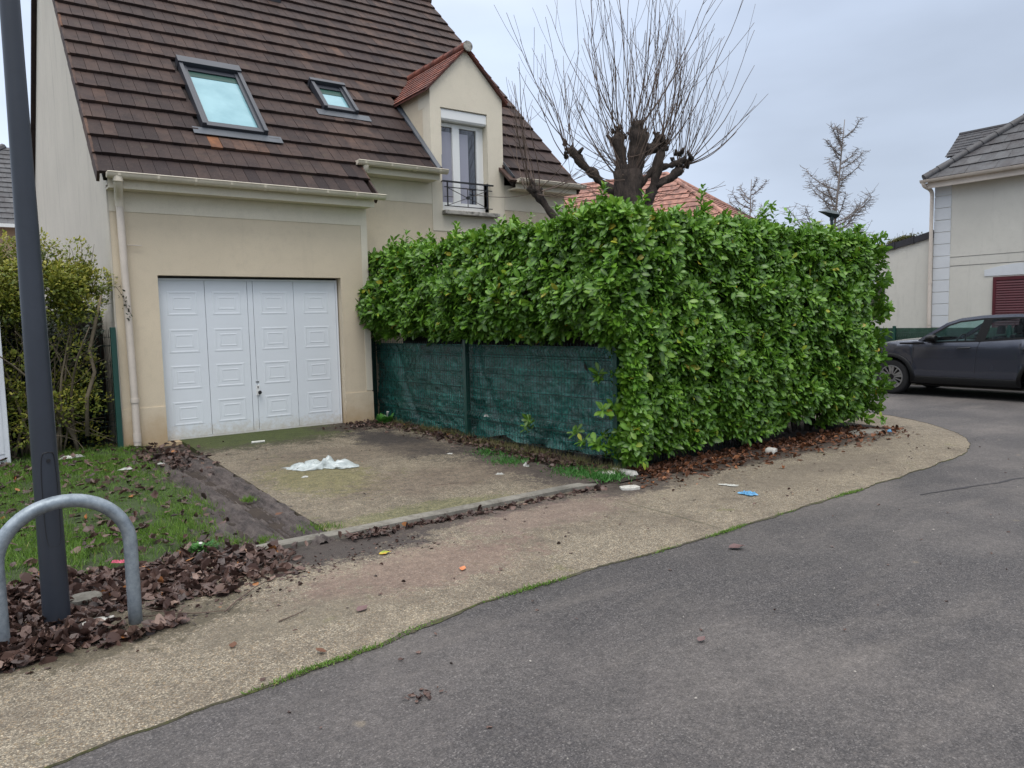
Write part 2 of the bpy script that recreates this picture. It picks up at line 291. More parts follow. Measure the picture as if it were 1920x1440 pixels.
M['yellow_leaf'] = mat('yellow_leaf', (.4, .32, .04), .5, fn=lambda nt: ramp(nt, noise(nt, 14, 2), [(.42, (.5, .2, .03)), (.5, (.42, .38, .04)), (.6, (.2, .28, .03))]))
M['plum_leaf'] = mat('plum_leaf', (.12, .07, .07), .5, fn=speck((.13, .075, .072), .25, 20))
M['cabinet'] = mat('cabinet', (.68, .7, .74), .5, fn=speck((.68, .7, .74), .05, 6))

# ------------------------------------------------------------------ mesh helpers
COL = sc.collection
def link(o, parent=None):
    COL.objects.link(o)
    if parent is not None: o.parent = parent
    return o
class MB:
    def __init__(s): s.v = []; s.f = []; s.m = []; s.a = []
    def add(s, vs, fs, mi=0, a=0.):
        b = len(s.v); s.v += [tuple(x) for x in vs]
        for q in fs: s.f.append(tuple(b+i for i in q)); s.m.append(mi); s.a.append(a)
    def box(s, x0, x1, y0, y1, z0, z1, mi=0, a=0.):
        s.add([(x0, y0, z0), (x1, y0, z0), (x1, y1, z0), (x0, y1, z0), (x0, y0, z1), (x1, y0, z1), (x1, y1, z1), (x0, y1, z1)],
              [(0, 3, 2, 1), (4, 5, 6, 7), (0, 1, 5, 4), (1, 2, 6, 5), (2, 3, 7, 6), (3, 0, 4, 7)], mi, a)
    def hexa(s, p, mi=0, a=0.):
        s.add(p, [(0, 3, 2, 1), (4, 5, 6, 7), (0, 1, 5, 4), (1, 2, 6, 5), (2, 3, 7, 6), (3, 0, 4, 7)], mi, a)
    def prism(s, poly, ax, a0, a1, mi=0, a=0.):     # poly of 2D points extruded along axis ax
        n = len(poly)
        def mk(p, t): return {0: (t, p[0], p[1]), 1: (p[0], t, p[1]), 2: (p[0], p[1], t)}[ax]
        s.add([mk(p, a0) for p in poly]+[mk(p, a1) for p in poly], [tuple(range(n))[::-1], tuple(range(n, 2*n))]+[(i, (i+1) % n, n+(i+1) % n, n+i) for i in range(n)], mi, a)
    def tube(s, pts, r, n=8, mi=0, a=0., cap=True, half=None):
        pts = [Vector(p) for p in pts]; k = len(pts)
        if not hasattr(r, '__len__'): r = [r]*k
        t = (pts[1]-pts[0]).normalized(); up = Vector((0, 0, 1)) if abs(t.z) < .9 else Vector((1, 0, 0))
        x = t.cross(up).normalized(); vs = []
        for i in range(k):
            t = (pts[min(i+1, k-1)]-pts[max(i-1, 0)]).normalized()
            x = (x - t*x.dot(t))
            if x.length < 1e-6: x = t.orthogonal()
            x.normalize(); y = t.cross(x)
            for j in range(n):
                an = 2*PI*j/n
                vs.append(pts[i]+x*math.cos(an)*r[i]+y*math.sin(an)*r[i])
        fs = [(i*n+j, i*n+(j+1) % n, (i+1)*n+(j+1) % n, (i+1)*n+j) for i in range(k-1) for j in range(n)]
        if cap: fs += [tuple(range(n))[::-1], tuple(range((k-1)*n, k*n))]
        s.add(vs, fs, mi, a)
    def cyl(s, c, r, h, ax=2, n=24, mi=0):
        d = [0, 0, 0]; d[ax] = h; s.tube([c, tuple(c[i]+d[i] for i in range(3))], r, n, mi)
    def build(s, name, mats, parent=None, smooth=None, bevel=0):
        me = bpy.data.meshes.new(name); me.from_pydata(s.v, [], s.f)
        for m in (mats if isinstance(mats, (list, tuple)) else [mats]): me.materials.append(M[m])
        me.polygons.foreach_set('material_index', s.m)
        at = me.attributes.new('rnd', 'FLOAT', 'FACE'); at.data.foreach_set('value', s.a)
        if smooth is not None:
            me.polygons.foreach_set('use_smooth', [True]*len(s.f))
            me.update()
            if smooth < 180: me.set_sharp_from_angle(angle=math.radians(smooth))
        me.update()
        o = link(bpy.data.objects.new(name, me), parent)
        if bevel:
            b = o.modifiers.new('bevel', 'BEVEL'); b.width = bevel; b.segments = 2; b.limit_method = 'ANGLE'; b.harden_normals = False
        return o
def thing(name, label, cat, loc=(0, 0, 0), group=None, rotz=0):
    o = link(bpy.data.objects.new(name, None)); o.location = loc; o.rotation_euler = (0, 0, rotz); o['label'] = label; o['category'] = cat
    if group: o['group'] = group
    return o
def tag(o, label=None, cat=None, group=None, kind=None):
    for k, v in (('label', label), ('category', cat), ('group', group), ('kind', kind)):
        if v: o[k] = v
    return o
def struct(o, label, cat='ground'): return tag(o, label, cat, kind='structure')
def mass(name, tv, tf, P, R, S, mname, rnd, parent=None, rib=None, smooth=True):
    """many small leaves in one mesh: tv template verts (k,3); P (n,3); R (n,3,3) columns are axes; S (n,) or (n,3)"""
    tv = np.asarray(tv, float); n = len(P); k = len(tv)
    S = np.asarray(S, float)
    if S.ndim == 1: S = np.repeat(S[:, None], 3, 1)
    V = np.einsum('nij,nkj->nki', R, tv[None]*S[:, None, :]) + P[:, None, :]
    V = V.reshape(-1, 3)
    lt = np.array([len(q) for q in tf]); idx = np.concatenate([np.array(q) for q in tf])
    nf = len(tf); nl = len(idx)
    LI = (idx[None]+np.arange(n)[:, None]*k).ravel()
    LT = np.tile(lt, n); LS = np.concatenate([[0], np.cumsum(LT)[:-1]])
    me = bpy.data.meshes.new(name); me.vertices.add(n*k); me.vertices.foreach_set('co', V.ravel())
    me.loops.add(n*nl); me.loops.foreach_set('vertex_index', LI.astype(np.int32))
    me.polygons.add(n*nf); me.polygons.foreach_set('loop_start', LS.astype(np.int32)); me.polygons.foreach_set('loop_total', LT.astype(np.int32))
    me.update(calc_edges=True)
    me.polygons.foreach_set('use_smooth', np.full(n*nf, smooth))
    me.attributes.new('rnd', 'FLOAT', 'FACE').data.foreach_set('value', np.repeat(rnd, nf))
    if rib is not None: me.attributes.new('rib', 'FLOAT', 'POINT').data.foreach_set('value', np.tile(np.asarray(rib, float), n))
    me.materials.append(M[mname]); me.validate(); me.update()
    return link(bpy.data.objects.new(name, me), parent)
def frames(D, U=None):
    """rotation matrices with local Y along D (leaf length) and local Z near U (leaf face normal)"""
    D = D/np.linalg.norm(D, axis=1, keepdims=True)
    if U is None: U = rng.normal(size=D.shape)
    Z = U - (U*D).sum(1, keepdims=True)*D; Z /= np.linalg.norm(Z, axis=1, keepdims=True)+1e-9
    X = np.cross(D, Z); return np.stack([X, D, Z], axis=2)
# leaf of unit length, folded on its midrib and arched
LEAF_V = [(0, 0, 0), (-.11, .20, .025), (0, .20, .008), (.11, .20, .025), (-.205, .50, .04), (0, .50, .012), (.205, .50, .04), (-.18, .78, .012), (0, .78, -.02), (.18, .78, .012), (0, 1, -.085)]
LEAF_F = [(0, 2, 1), (0, 3, 2), (1, 2, 5, 4), (2, 3, 6, 5), (4, 5, 8, 7), (5, 6, 9, 8), (7, 8, 10), (8, 9, 10)]
LEAF_RIB = [1, 0, 1, 0, 0, 1, 0, 0, 1, 0, .4]
def gz(x, y):                                     # level of the plot: a step at the kerb, then a gentle rise to the house
    return 0. if y < 5.13 else .035+.0225*(min(y, 10.2)-5.13)
def gzv(x, y): return np.where(y < 5.13, 0.012, .035+.0225*(np.minimum(y, 10.2)-5.13))
def sheet(name, x0, x1, y0, y1, nx, ny, fz, m, mask=None):
    xs = np.linspace(x0, x1, nx); ys = np.linspace(y0, y1, ny); mb = MB()
    mb.v = [(float(x), float(y), float(fz(x, y))) for y in ys for x in xs]
    for j in range(ny-1):
        for i in range(nx-1):
            if mask and not mask((xs[i]+xs[i+1])/2, (ys[j]+ys[j+1])/2): continue
            mb.f.append((j*nx+i, j*nx+i+1, (j+1)*nx+i+1, (j+1)*nx+i)); mb.m.append(0); mb.a.append(0)
    return mb.build(name, m, smooth=180)
from mathutils import noise as mn
def fn(x, y, s=1., seed=0): return mn.noise(Vector((x*s, y*s, seed)))

# ------------------------------------------------------------------ ground
struct(sheet('ground', -400, 600, -300, 700, 3, 3, lambda x, y: -.06, 'far_ground'), 'open ground reaching the horizon around the houses')
struct(sheet('road', -12, 16.45, -30, 60, 60, 90, lambda x, y: .003*fn(x, y, .5), 'asphalt'), 'worn dark grey asphalt road curving round the corner hedge', 'road')
# pavement of washed gravel; its outer edge swings round the corner
edge = [(-6, 3.12), (.1, 3.14), (.67, 3.22), (1.31, 3.29), (2.23, 3.46), (2.98, 3.5), (3.98, 3.49), (5.4, 3.53), (6.4, 3.57), (7.34, 3.62), (8.0, 3.66), (8.55, 3.71), (9.0, 3.79), (9.4, 3.92), (9.85, 4.13), (10.25, 4.42), (10.6, 4.78), (10.9, 5.13), (11.15, 5.5), (11.32, 5.85), (11.42, 6.3), (11.48, 7), (11.5, 9), (11.5, 24)]
def dens(pts, st=.12):
    o = []
    for a, b in zip(pts, pts[1:]):
        n = max(1, int(math.dist(a, b)/st)); o += [(a[0]+(b[0]-a[0])*i/n, a[1]+(b[1]-a[1])*i/n) for i in range(n)]
    return o+[pts[-1]]
ed = dens(edge); ed = dens(ed, .03); ed = [(x+.010*fn(x, y, 6), y+.030*fn(x, y, 3, 3)+.014*fn(x, y, 14, 5)+.008*fn(x, y, 45, 6)) for x, y in ed]
inner = []
for i, (x, y) in enumerate(ed):
    t = i/(len(ed)-1); inner.append((min(x, 9.95) if y < 6.3 else 9.95, 5.2 if y < 5.2 or x < 9.9 else max(5.2, y)))
mb = MB(); n = len(ed)
mb.v = [(x, y, -.03) for x, y in ed]+[(x, y, .007) for x, y in ed]+[(a*.5+c*.5, b*.5+d*.5, .014) for (a, b), (c, d) in zip(ed, inner)]+[(x, y, .016) for x, y in inner]
for i in range(n-1):
    for k in range(3): mb.f.append((k*n+i, k*n+i+1, (k+1)*n+i+1, (k+1)*n+i)); mb.m.append(0); mb.a.append(0)
struct(mb.build('pavement', 'pavement'), 'tan washed gravel pavement rounding the corner below the hedge', 'pavement')
# soil of the plot, lawn, mud, driveway, edging
struct(sheet('soil', -8, 9.95, 5.13, 12.5, 180, 74, lambda x, y: gz(x, y)-.03+.02*fn(x, y, 3)+(.035 if x > 4.85 else 0)*max(0, 1-abs(y-5.6)), 'soil'), 'dark bare soil under hedge, shrubs and lawn edge', 'soil')
def lawn_edge(y): return 1.45+.05*math.sin(y*2.1)+.10*fn(0, y, 1.5, 5) - (.08 if y < 6 else 0)
struct(sheet('lawn', -8, 1.9, 5.2, 10.6, 110, 60, lambda x, y: gz(x, y)-.004+.018*fn(x, y, 2)+.03*math.exp(-((x-.9)**2+(y-7.5)**2)), 'turf', mask=lambda x, y: x < lawn_edge(y) and y > 5.28+.12*fn(x, 0, 3)), 'patchy green lawn strip left of the driveway', 'lawn')
def mudz(x, y):
    c = 1.78-.10*(y-5.2)/5+.07*math.sin((y-5)*.9)
    d = x-c
    r = -.045*math.exp(-(d/.09)**2)-.035*math.exp(-((d+.26)/.05)**2)+.022*math.exp(-((d-.16)/.05)**2)+.018*math.exp(-((d+.15)/.05)**2)+.012*math.exp(-((d+.33)/.03)**2)
    tr = .011*math.sin(d*150)*math.exp(-(d/.2)**2)
    return gz(x, y)+.004+r+tr+.022*fn(x, y, 7)+.012*fn(x, y, 26)
struct(sheet('mud_strip', 1.15, 2.16, 5.1, 9.0, 90, 220, mudz, 'mud', mask=lambda x, y: x > lawn_edge(y)-.14 and x < 2.05+.07*fn(y, 0, 4)), 'wet brown mud rutted by tyres beside the driveway', 'mud')
mb = MB(); ys = dens([(5.24, 0), (10.24, 0)], .25)
L_, R_ = [], []
for y, _ in ys: L_.append((2.05+.015*fn(y, 0, 3), y)); R_.append((4.78+.03*fn(y, 4, 3), y))
n = len(ys)
mb.v = [(x, y, gz(x, y)-.05) for x, y in L_]+[(x, y, gz(x, y)+.015) for x, y in L_]+[(x, y, gz(x, y)+.015) for x, y in R_]
mb.f = [(k*n+i, k*n+n+i, k*n+n+i+1, k*n+i+1) for k in (0, 1) for i in range(n-1)]; mb.m = [0]*len(mb.f); mb.a = [0]*len(mb.f)
mb.add([(2.05, 5.24, -.05), (4.78, 5.24, -.05), (4.78, 5.24, gz(3, 5.24)+.015), (2.05, 5.24, gz(2, 5.24)+.015)], [(0, 1, 2, 3)])
struct(mb.build('driveway', 'driveway'), 'gravel concrete driveway slab with moss before the garage', 'driveway')
mb = MB(); xs = np.linspace(1.42, 4.72, 34)
for i in range(len(xs)-1):
    a, b = xs[i], xs[i+1]
    za, zb = (.058+.006*fn(x, 0, 2)-(.03 if x > 4.5 else 0)*(x-4.5)*4 for x in (a, b)); ya, yb = (5.16+.012*(x-1.4)+.006*fn(x, 1, 3) for x in (a, b))
    for (p, q, r, s_) in ((((a, ya, -.02)), (b, yb, -.02), (b, yb, zb-.012), (a, ya, za-.012)), ((a, ya, za-.012), (b, yb, zb-.012), (b, yb+.015, zb), (a, ya+.015, za)), ((a, ya+.015, za), (b, yb+.015, zb), (b, yb+.09, zb+.001), (a, ya+.09, za+.001)), ((a, ya+.09, za), (b, yb+.09, zb), (b, yb+.09, -.02), (a, ya+.09, -.02))):
        mb.add([p, q, r, s_], [(0, 1, 2, 3)])
mb.add([(1.42, 5.16, -.02), (1.42, 5.16, .046), (1.42, 5.25, .058), (1.42, 5.25, -.02)], [(0, 1, 2, 3)])
struct(mb.build('kerb', 'concrete'), 'weathered concrete edging along the foot of the driveway', 'kerb')
# mossy joint between pavement and road
mb = MB(); e2 = [p for p in ed if -1 < p[0] < 11.4 and p[1] < 6.2]
for a, b in zip(e2, e2[1:]):
    w0 = .004+.030*max(0, fn(a[0], a[1], 2.2, 9)+.02+.3*fn(a[0], a[1], 9, 2)); w1 = .004+.030*max(0, fn(b[0], b[1], 2.2, 9)+.02+.3*fn(b[0], b[1], 9, 2))
    if a[0] > 6.5: w0 *= .5; w1 *= .5
    mb.add([(a[0], a[1]-w0, .003), (b[0], b[1]-w1, .003), (b[0], b[1]+.3*w1, .0105), (a[0], a[1]+.3*w0, .0105)], [(0, 1, 2, 3)])
tag(mb.build('moss_joint', 'moss'), 'line of moss and grit between the pavement and the asphalt', 'moss', kind='stuff')
# far pavement behind the car
mb = MB(); mb.box(16.5, 16.62, -20, 40, -.03, .05); mb.box(16.623, 18.6, -20, 40, -.03, .047)
struct(mb.build('far_pavement', 'concrete'), 'pale concrete pavement with low kerb beyond the parked car', 'pavement')

mb = MB(); seam = dens([(6.6, 3.15), (7.6, 2.92), (8.6, 2.75), (9.6, 2.35), (10.4, 1.9)], .05); seam = [(x, y+.03*fn(x, y, 3)+.015*fn(x, y, 11)) for x, y in seam]
for i in range(len(seam)-1):
    (a, b), (c, d) = seam[i], seam[i+1]; w0 = .012+.012*fn(a, b, 4, 1); w1 = .012+.012*fn(c, d, 4, 1); mb.add([(a, b-w0, .0035), (c, d-w1, .0035), (c, d+w1, .0035), (a, b+w0, .0035)], [(0, 1, 2, 3)])
struct(mb.build('road_seam', 'road_tar'), 'thin dark tar seam wandering across the road', 'road')
# ------------------------------------------------------------------ tiled roof planes
def tiles(mb, org, du, dv, width, length, gauge, pitch, thick, keep=None, v0=0, dark=lambda u, v: 0., jit=.004, gap=.005, lap=.05, mi=0, stag=True):
    """courses of tiles on the plane org + u*du + v*dv, raised along its normal"""
    du = Vector(du).normalized(); dv = Vector(dv).normalized(); nn = du.cross(dv).normalized(); org = Vector(org)
    rows = int(math.ceil(length/gauge))
    for r in range(rows):
        va = v0+r*gauge; vb = min(va+gauge+lap, length)
        nxt = int(math.ceil(width/pitch))
        off = (pitch/2 if (stag and r % 2) else 0)
        cols = [0.]+[off+pitch*i for i in range(0 if off else 1, nxt+1) if 0 < off+pitch*i < width]+[width]
        for a, b in zip(cols, cols[1:]):
            if b-a < .01: continue
            uc, vc = (a+b)/2, (va+vb)/2
            if keep and not keep(uc, vc, a, b, va, vb): continue
            hb = thick*1.7+random.uniform(-jit, jit); ht = thick*.55
            A = a+gap/2; B = b-gap/2; sk = random.uniform(-jit, jit)
            p = []
            for w_ in (-.0, 1):
                for (u_, v_, h_) in ((A, va+sk, hb), (B, va+sk, hb), (B, vb, ht), (A, vb, ht)):
                    p.append(org+du*u_+dv*v_+nn*(h_-(0 if w_ else thick)))
            rv = min(1, max(0, random.gauss(.48, .13)+dark(uc, vc)))
            mb.hexa(p, mi, rv)

# ------------------------------------------------------------------ the house
TH = math.radians(44); cT, sT, tT = math.cos(TH), math.sin(TH), math.tan(TH)
EY, EZ = 9.84, 3.40
def RP(u, v, w_=0): return Vector((u, EY+v*cT-w_*sT, EZ+v*sT+w_*cT))
house = thing('house', 'cream rendered house with brown tiled roof, dormer and white garage door', 'house', (1.4, 10.1, .1))
def hb(mb, name, mats, smooth=None, bevel=0, parent=None):
    """build in world coordinates, then parent keeping place"""
    o = mb.build(name, mats, None, smooth, bevel); p = parent or house
    o.parent = p
    if p.parent is None: o.matrix_parent_inverse = Matrix.Translation(p.location).inverted() if p.rotation_euler.z == 0 else (Matrix.Translation(p.location) @ Matrix.Rotation(p.rotation_euler.z, 4, 'Z')).inverted()
    return o
RY, RZ = 15.70, EZ+(15.70-EY)*tT
# walls: 0 tan, 1 pale, 2 gable
mb = MB(); GX0, GX1, GY, MX1, MY = 1.40, 4.70, 10.10, 8.93, 10.72
DX0, DX1, DZ1 = 1.885, 4.28, 2.25
mb.box(GX0, DX0, GY, GY+.25, -.1, 3.36); mb.box(DX1, GX1, GY, GY+.25, -.1, 3.36); mb.box(DX0, DX1, GY, GY+.25, DZ1, 3.36)
mb.box(GX0+.01, GX1-.002, GY+.252, MY+.2, 2.6, 3.5); mb.box(GX1-.22, GX1-.001, GY+.252, MY+.2, -.1, 2.6)
mb.box(GX1-.002, 6.36, MY, MY+.3, -.1, 3.92); mb.box(6.36, 7.27, MY, MY+.3, -.1, 3.42); mb.box(7.27, MX1, MY, MY+.3, -.1, 3.92)
mb.box(MX1-.3, MX1-.001, MY+.3, 22.8, -.1, 3.9); mb.box(GX0+.3, MX1-.3, 22.5, 22.8, -.1, 3.5)
# gables, left and right
for gx0, gx1, mi in ((GX0-.003, GX0+.3, 2), (MX1-.3, MX1, 0)):
    y0 = GY+.004 if mi == 2 else MY+.004
    mb.prism([(y0, -.1 if mi == 2 else 3.5), (22.85, -.1 if mi == 2 else 3.5), (22.85, 3.6), (RY, RZ-.06), (y0, EZ+(y0-EY)*tT-.06)], 0, gx0, gx1, mi)
hb(mb, 'wall', ['tan_render', 'pale_render', 'gable_render'])
mb = MB()       # pale render bands and corner strips, a few millimetres proud of the tan
f = GY-.008
mb.box(GX0-.002, GX1+.006, f, GY+.001, 3.0, 3.355)
mb.box(GX1-.09, GX1+.006, f, GY+.6, .62, 2.998); 
mb.box(4.72, 6.16, MY-.008, MY+.001, 3.50, 3.915); mb.box(8.70, MX1+.008, MY-.008, MY+.2, 0, 3.915); mb.box(7.60, 8.698, MY-.008, MY+.001, 3.5, 3.915)
mb.box(6.165, 6.36, MY-.010, MY+.002, 3.08, 4.3); mb.box(7.27, 7.595, MY-.010, MY+.002, 3.08, 4.3); mb.box(6.36, 7.27, MY-.010, MY+.002, 3.08, 3.40)
hb(mb, 'render_band', 'pale_render')
for p0_, p1_, pz in ((GX0-.01, DX0, .62), (DX1, GX1+.01, .60)): mb = MB(); mb.box(p0_, p1_, GY-.012, GY+.001, -.1, pz); hb(mb, 'plinth', 'tan_render')
mb = MB()       # light corner and verge strip on the gable
mb.box(GX0-.02, GX0-.004, GY-.005, GY+.14, -.1, EZ-.1)
for v0, v1 in ((0, 8.05),):
    a, b = RP(0, v0, -.16), RP(0, v1, -.16); c, d = RP(0, v1, -.02), RP(0, v0, -.02)
    mb.prism([(p.y, p.z) for p in (a, b, c, d)], 0, GX0-.022, GX0-.005)
mb.box(GX0-.02, GX0-.004, GY+.4, 10.5, .45, .46)
hb(mb, 'corner_strip', 'gable_render')
# roof
def dormer_z(u): return 6.07-abs(u-6.87)*1.0
def keep(uc, vc, a, b, va, vb):
    X_ = 1.31+uc
    if X_ > 4.78 and va < .76: return False
    z = EZ+vc*sT
    for (su0, su1, sv0, sv1) in ((2.66, 3.54, 1.22, 2.98), (4.67, 5.25, 2.20, 3.02)):
        if su0-.01 < X_-.0 < su1+.01 and sv0+.02 < vc < sv1-.06: return False
    if 6.20 < X_ < 7.58 and z < dormer_z(X_)-.03: return False
    return True
mb = MB()
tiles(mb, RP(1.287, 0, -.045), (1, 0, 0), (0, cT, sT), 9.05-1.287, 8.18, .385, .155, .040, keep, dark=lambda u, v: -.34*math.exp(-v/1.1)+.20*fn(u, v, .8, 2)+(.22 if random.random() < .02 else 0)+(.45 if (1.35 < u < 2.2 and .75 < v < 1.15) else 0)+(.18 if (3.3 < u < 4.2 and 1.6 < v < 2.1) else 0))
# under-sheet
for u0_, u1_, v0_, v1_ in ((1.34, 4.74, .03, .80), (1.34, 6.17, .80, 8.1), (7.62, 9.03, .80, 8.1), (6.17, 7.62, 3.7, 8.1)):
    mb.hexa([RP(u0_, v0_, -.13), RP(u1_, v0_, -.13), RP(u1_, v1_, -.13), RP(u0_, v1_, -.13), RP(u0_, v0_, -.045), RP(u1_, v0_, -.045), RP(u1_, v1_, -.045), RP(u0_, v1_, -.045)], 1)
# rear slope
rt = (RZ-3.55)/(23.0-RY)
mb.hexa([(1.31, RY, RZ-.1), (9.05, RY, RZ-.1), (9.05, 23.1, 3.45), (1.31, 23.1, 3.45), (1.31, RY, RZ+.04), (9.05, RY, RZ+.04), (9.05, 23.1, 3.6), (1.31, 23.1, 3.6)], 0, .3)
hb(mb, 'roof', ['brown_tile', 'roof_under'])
for (xa, xb, vmin) in ((1.265, 1.298, 0), (9.045, 9.078, .7), (4.775, 4.80, -1)):      # verge tiles hanging over the roof ends
    mb = MB()
    for r in range(21):
        va = r*.385
        if va < vmin or (vmin == -1 and va > .6): continue
        mb.hexa([RP(xa, va, -.13), RP(xb, va, -.13), RP(xb, va+.39, -.15), RP(xa, va+.39, -.15), RP(xa, va, .012), RP(xb, va, .012), RP(xb, va+.42, -.01), RP(xa, va+.42, -.01)], 0, random.uniform(.6, .98))
    hb(mb, 'verge_tile', 'brown_tile')
mb = MB()       # ridge
for i in range(20):
    x = 1.31+i*.39
    if x > 8.9: break
    mb.tube([(x, RY, RZ-.03), (x+.41, RY, RZ-.03)], [.12, .105], 10, 0, random.uniform(.3, .8))
hb(mb, 'ridge_tile', 'brown_tile', 60)
# gutters, fascias and pipes
def gutter(x0, x1, y, z):
    g = MB()
    prof = [(-.062, 0), (-.055, -.035), (-.03, -.058), (0, -.066), (.03, -.058), (.055, -.035), (.062, 0)]
    prof = prof+[(a*.88, b*.88+.001) for a, b in prof[::-1]]
    g.prism([(y+a, z+b) for a, b in prof], 0, x0, x1)
    cap = [(-.062, 0), (-.055, -.035), (-.03, -.058), (0, -.066), (.03, -.058), (.055, -.035), (.062, 0)]
    g.prism([(y+a, z+b) for a, b in cap], 0, x0-.006, x0); g.prism([(y+a, z+b) for a, b in cap], 0, x1, x1+.006)
    g.tube([(x0, y-.062, z), (x1, y-.062, z)], .008, 6)
    gp = hb(g, 'gutter', 'cream_pvc', 40)
    x = x0+.12
    while x < x1-.03:
        k = MB()
        pr_ = [(y+1.09*a, z+1.12*b) for a, b in cap]; pr_ = pr_+[(y+a*.99, z+b*.99) for a, b in cap[::-1]]
        k.prism(pr_, 0, x-.014, x+.014); k.box(x-.014, x+.014, y+.05, y+.10, z-.06, z+.01); x += .42
        hb(k, 'gutter_bracket', 'cream_pvc')
gutter(1.36, 4.86, 9.80, 3.40); gutter(4.72, 6.24, 10.36, 3.98); gutter(7.64, 9.12, 10.36, 3.98)
for fx0, fx1, fy, fz in ((1.38, 4.74, 9.885, 3.24), (4.745, 6.16, 10.44, 3.83), (7.66, 9.0, 10.44, 3.83)):
    mb = MB(); mb.box(fx0, fx1, fy, fy+.025, fz, fz+.16); mb.box(fx0, fx1-.04, fy+.027, fy+.2 if fz < 3.5 else fy+.26, fz, fz+.022); hb(mb, 'fascia', 'pale_render')

def bez(p, n=10):
    P_ = [Vector(q) for q in p]; o = []
    for i in range(n+1):
        t = i/n; o.append((1-t)**3*P_[0]+3*(1-t)**2*t*P_[1]+3*(1-t)*t*t*P_[2]+t**3*P_[3])
    return o
mb = MB(); pts = bez([(1.47, 9.80, 3.36), (1.47, 9.80, 3.22), (1.50, 10.03, 3.24), (1.505, 10.035, 3.05)]); mb.tube(pts, .048, 14)
mb.cyl((1.47, 9.80, 3.30), .055, .06)
hb(mb, 'downpipe_elbow', 'cream_pvc', 50)
mb = MB(); mb.tube([(1.505, 10.035, 3.06), (1.53, 10.03, .70), (1.53, 10.03, .16)], .042, 14); mb.cyl((1.53, 10.03, .70), .05, .05); mb.cyl((1.53, 10.03, .22), .047, .10); mb.tube([(1.51, 10.03, 2.55), (1.51, 10.1, 2.55)], .012, 6); mb.tube([(1.56, 10.06, 2.60), (1.72, 10.06, 2.60)], .006, 6)
hb(mb, 'downpipe', 'pinkish_pvc', 50)
mb = MB(); mb.tube(bez([(4.86, 10.36, 3.93), (4.86, 10.36, 3.78), (4.80, 10.66, 3.80), (4.80, 10.66, 3.6)]), .045, 12); mb.tube([(4.80, 10.66, 3.6), (4.80, 10.66, .2)], .042, 12)
hb(mb, 'downpipe', 'cream_pvc', 50)
# garage door
mb = MB(); yd = GY+.12
secs = [1.90, 2.455, 2.995, 3.07, 3.625, 4.235]
def panel(mb, x0, x1, z0, z1):
    mb.box(x0, x1, yd, yd+.04, z0, z1)
def frame_ring(mb, x0, x1, z0, z1, wdt, h):
    """a raised moulding: mitred ring with a triangular section"""
    o = [(x0, z0), (x1, z0), (x1, z1), (x0, z1)]; i_ = [(x0+wdt, z0+wdt), (x1-wdt, z0+wdt), (x1-wdt, z1-wdt), (x0+wdt, z1-wdt)]; m_ = [(x0+wdt/2, z0+wdt/2), (x1-wdt/2, z0+wdt/2), (x1-wdt/2, z1-wdt/2), (x0+wdt/2, z1-wdt/2)]
    vs = [(a, yd-.0005, b) for a, b in o]+[(a, yd-h, b) for a, b in m_]+[(a, yd-.0005, b) for a, b in i_]
    mb.add(vs, [(k, (k+1) % 4, 4+(k+1) % 4, 4+k) for k in range(4)]+[(4+k, 4+(k+1) % 4, 8+(k+1) % 4, 8+k) for k in range(4)])
for i in (0, 1, 2, 3, 4):
    g = .003; panel(mb, secs[i]+g, secs[i+1]-g, .19, 2.195)
for i in (0, 1, 3, 4):
    cx = (secs[i]+secs[i+1])/2+(.01 if i == 4 else 0)
    for k in range(4):
        zc = .495+k*.465+(.015 if k == 3 else 0)
        frame_ring(mb, cx-.185, cx+.185, zc-.155, zc+.155, .034, .0036)
        frame_ring(mb, cx-.115, cx+.115, zc-.085, zc+.085, .026, .003)
mb.box(1.888, 1.90, yd-.008, yd+.05, .165, 2.22); mb.box(4.236, 4.262, yd-.008, yd+.05, .165, 2.22); mb.box(1.90, 4.236, yd-.008, yd+.05, 2.197, 2.22); mb.box(1.90, 4.236, yd-.010, yd+.05, .165, .186)
gd = hb(mb, 'garage_door', 'door_white')
mb = MB(); mb.box(1.886, 4.279, yd+.06, yd+.08, .1, 2.25); hb(mb, 'door_surround', 'black_metal')
mb = MB(); mb.box(3.05, 3.10, yd-.008, yd-.0005, .66, .80, 1); mb.box(3.068, 3.082, yd-.011, yd-.008, .755, .785, 0)
mb.tube([(3.085, yd, .70), (3.085, yd-.03, .70), (3.085, yd-.05, .70), (3.085, yd-.06, .70)], [.012, .012, .026, .018], 14); mb.box(3.052, 3.06, yd-.009, yd, .835, .85); mb.box(3.066, 3.074, yd-.009, yd, .835, .85); mb.box(3.08, 3.092, yd-.009, yd, .835, .85)
o = hb(mb, 'door_handle', ['black_metal', 'white_pvc'], 40); o.parent = gd; o.matrix_parent_inverse = Matrix.Identity(4)
o.matrix_parent_inverse = gd.matrix_parent_inverse.copy() if False else Matrix.Identity(4)
mb = MB(); mb.box(DX0-.0, DX1, GY-.02, yd+.05, .06, .16); hb(mb, 'doorstep', 'tan_render')
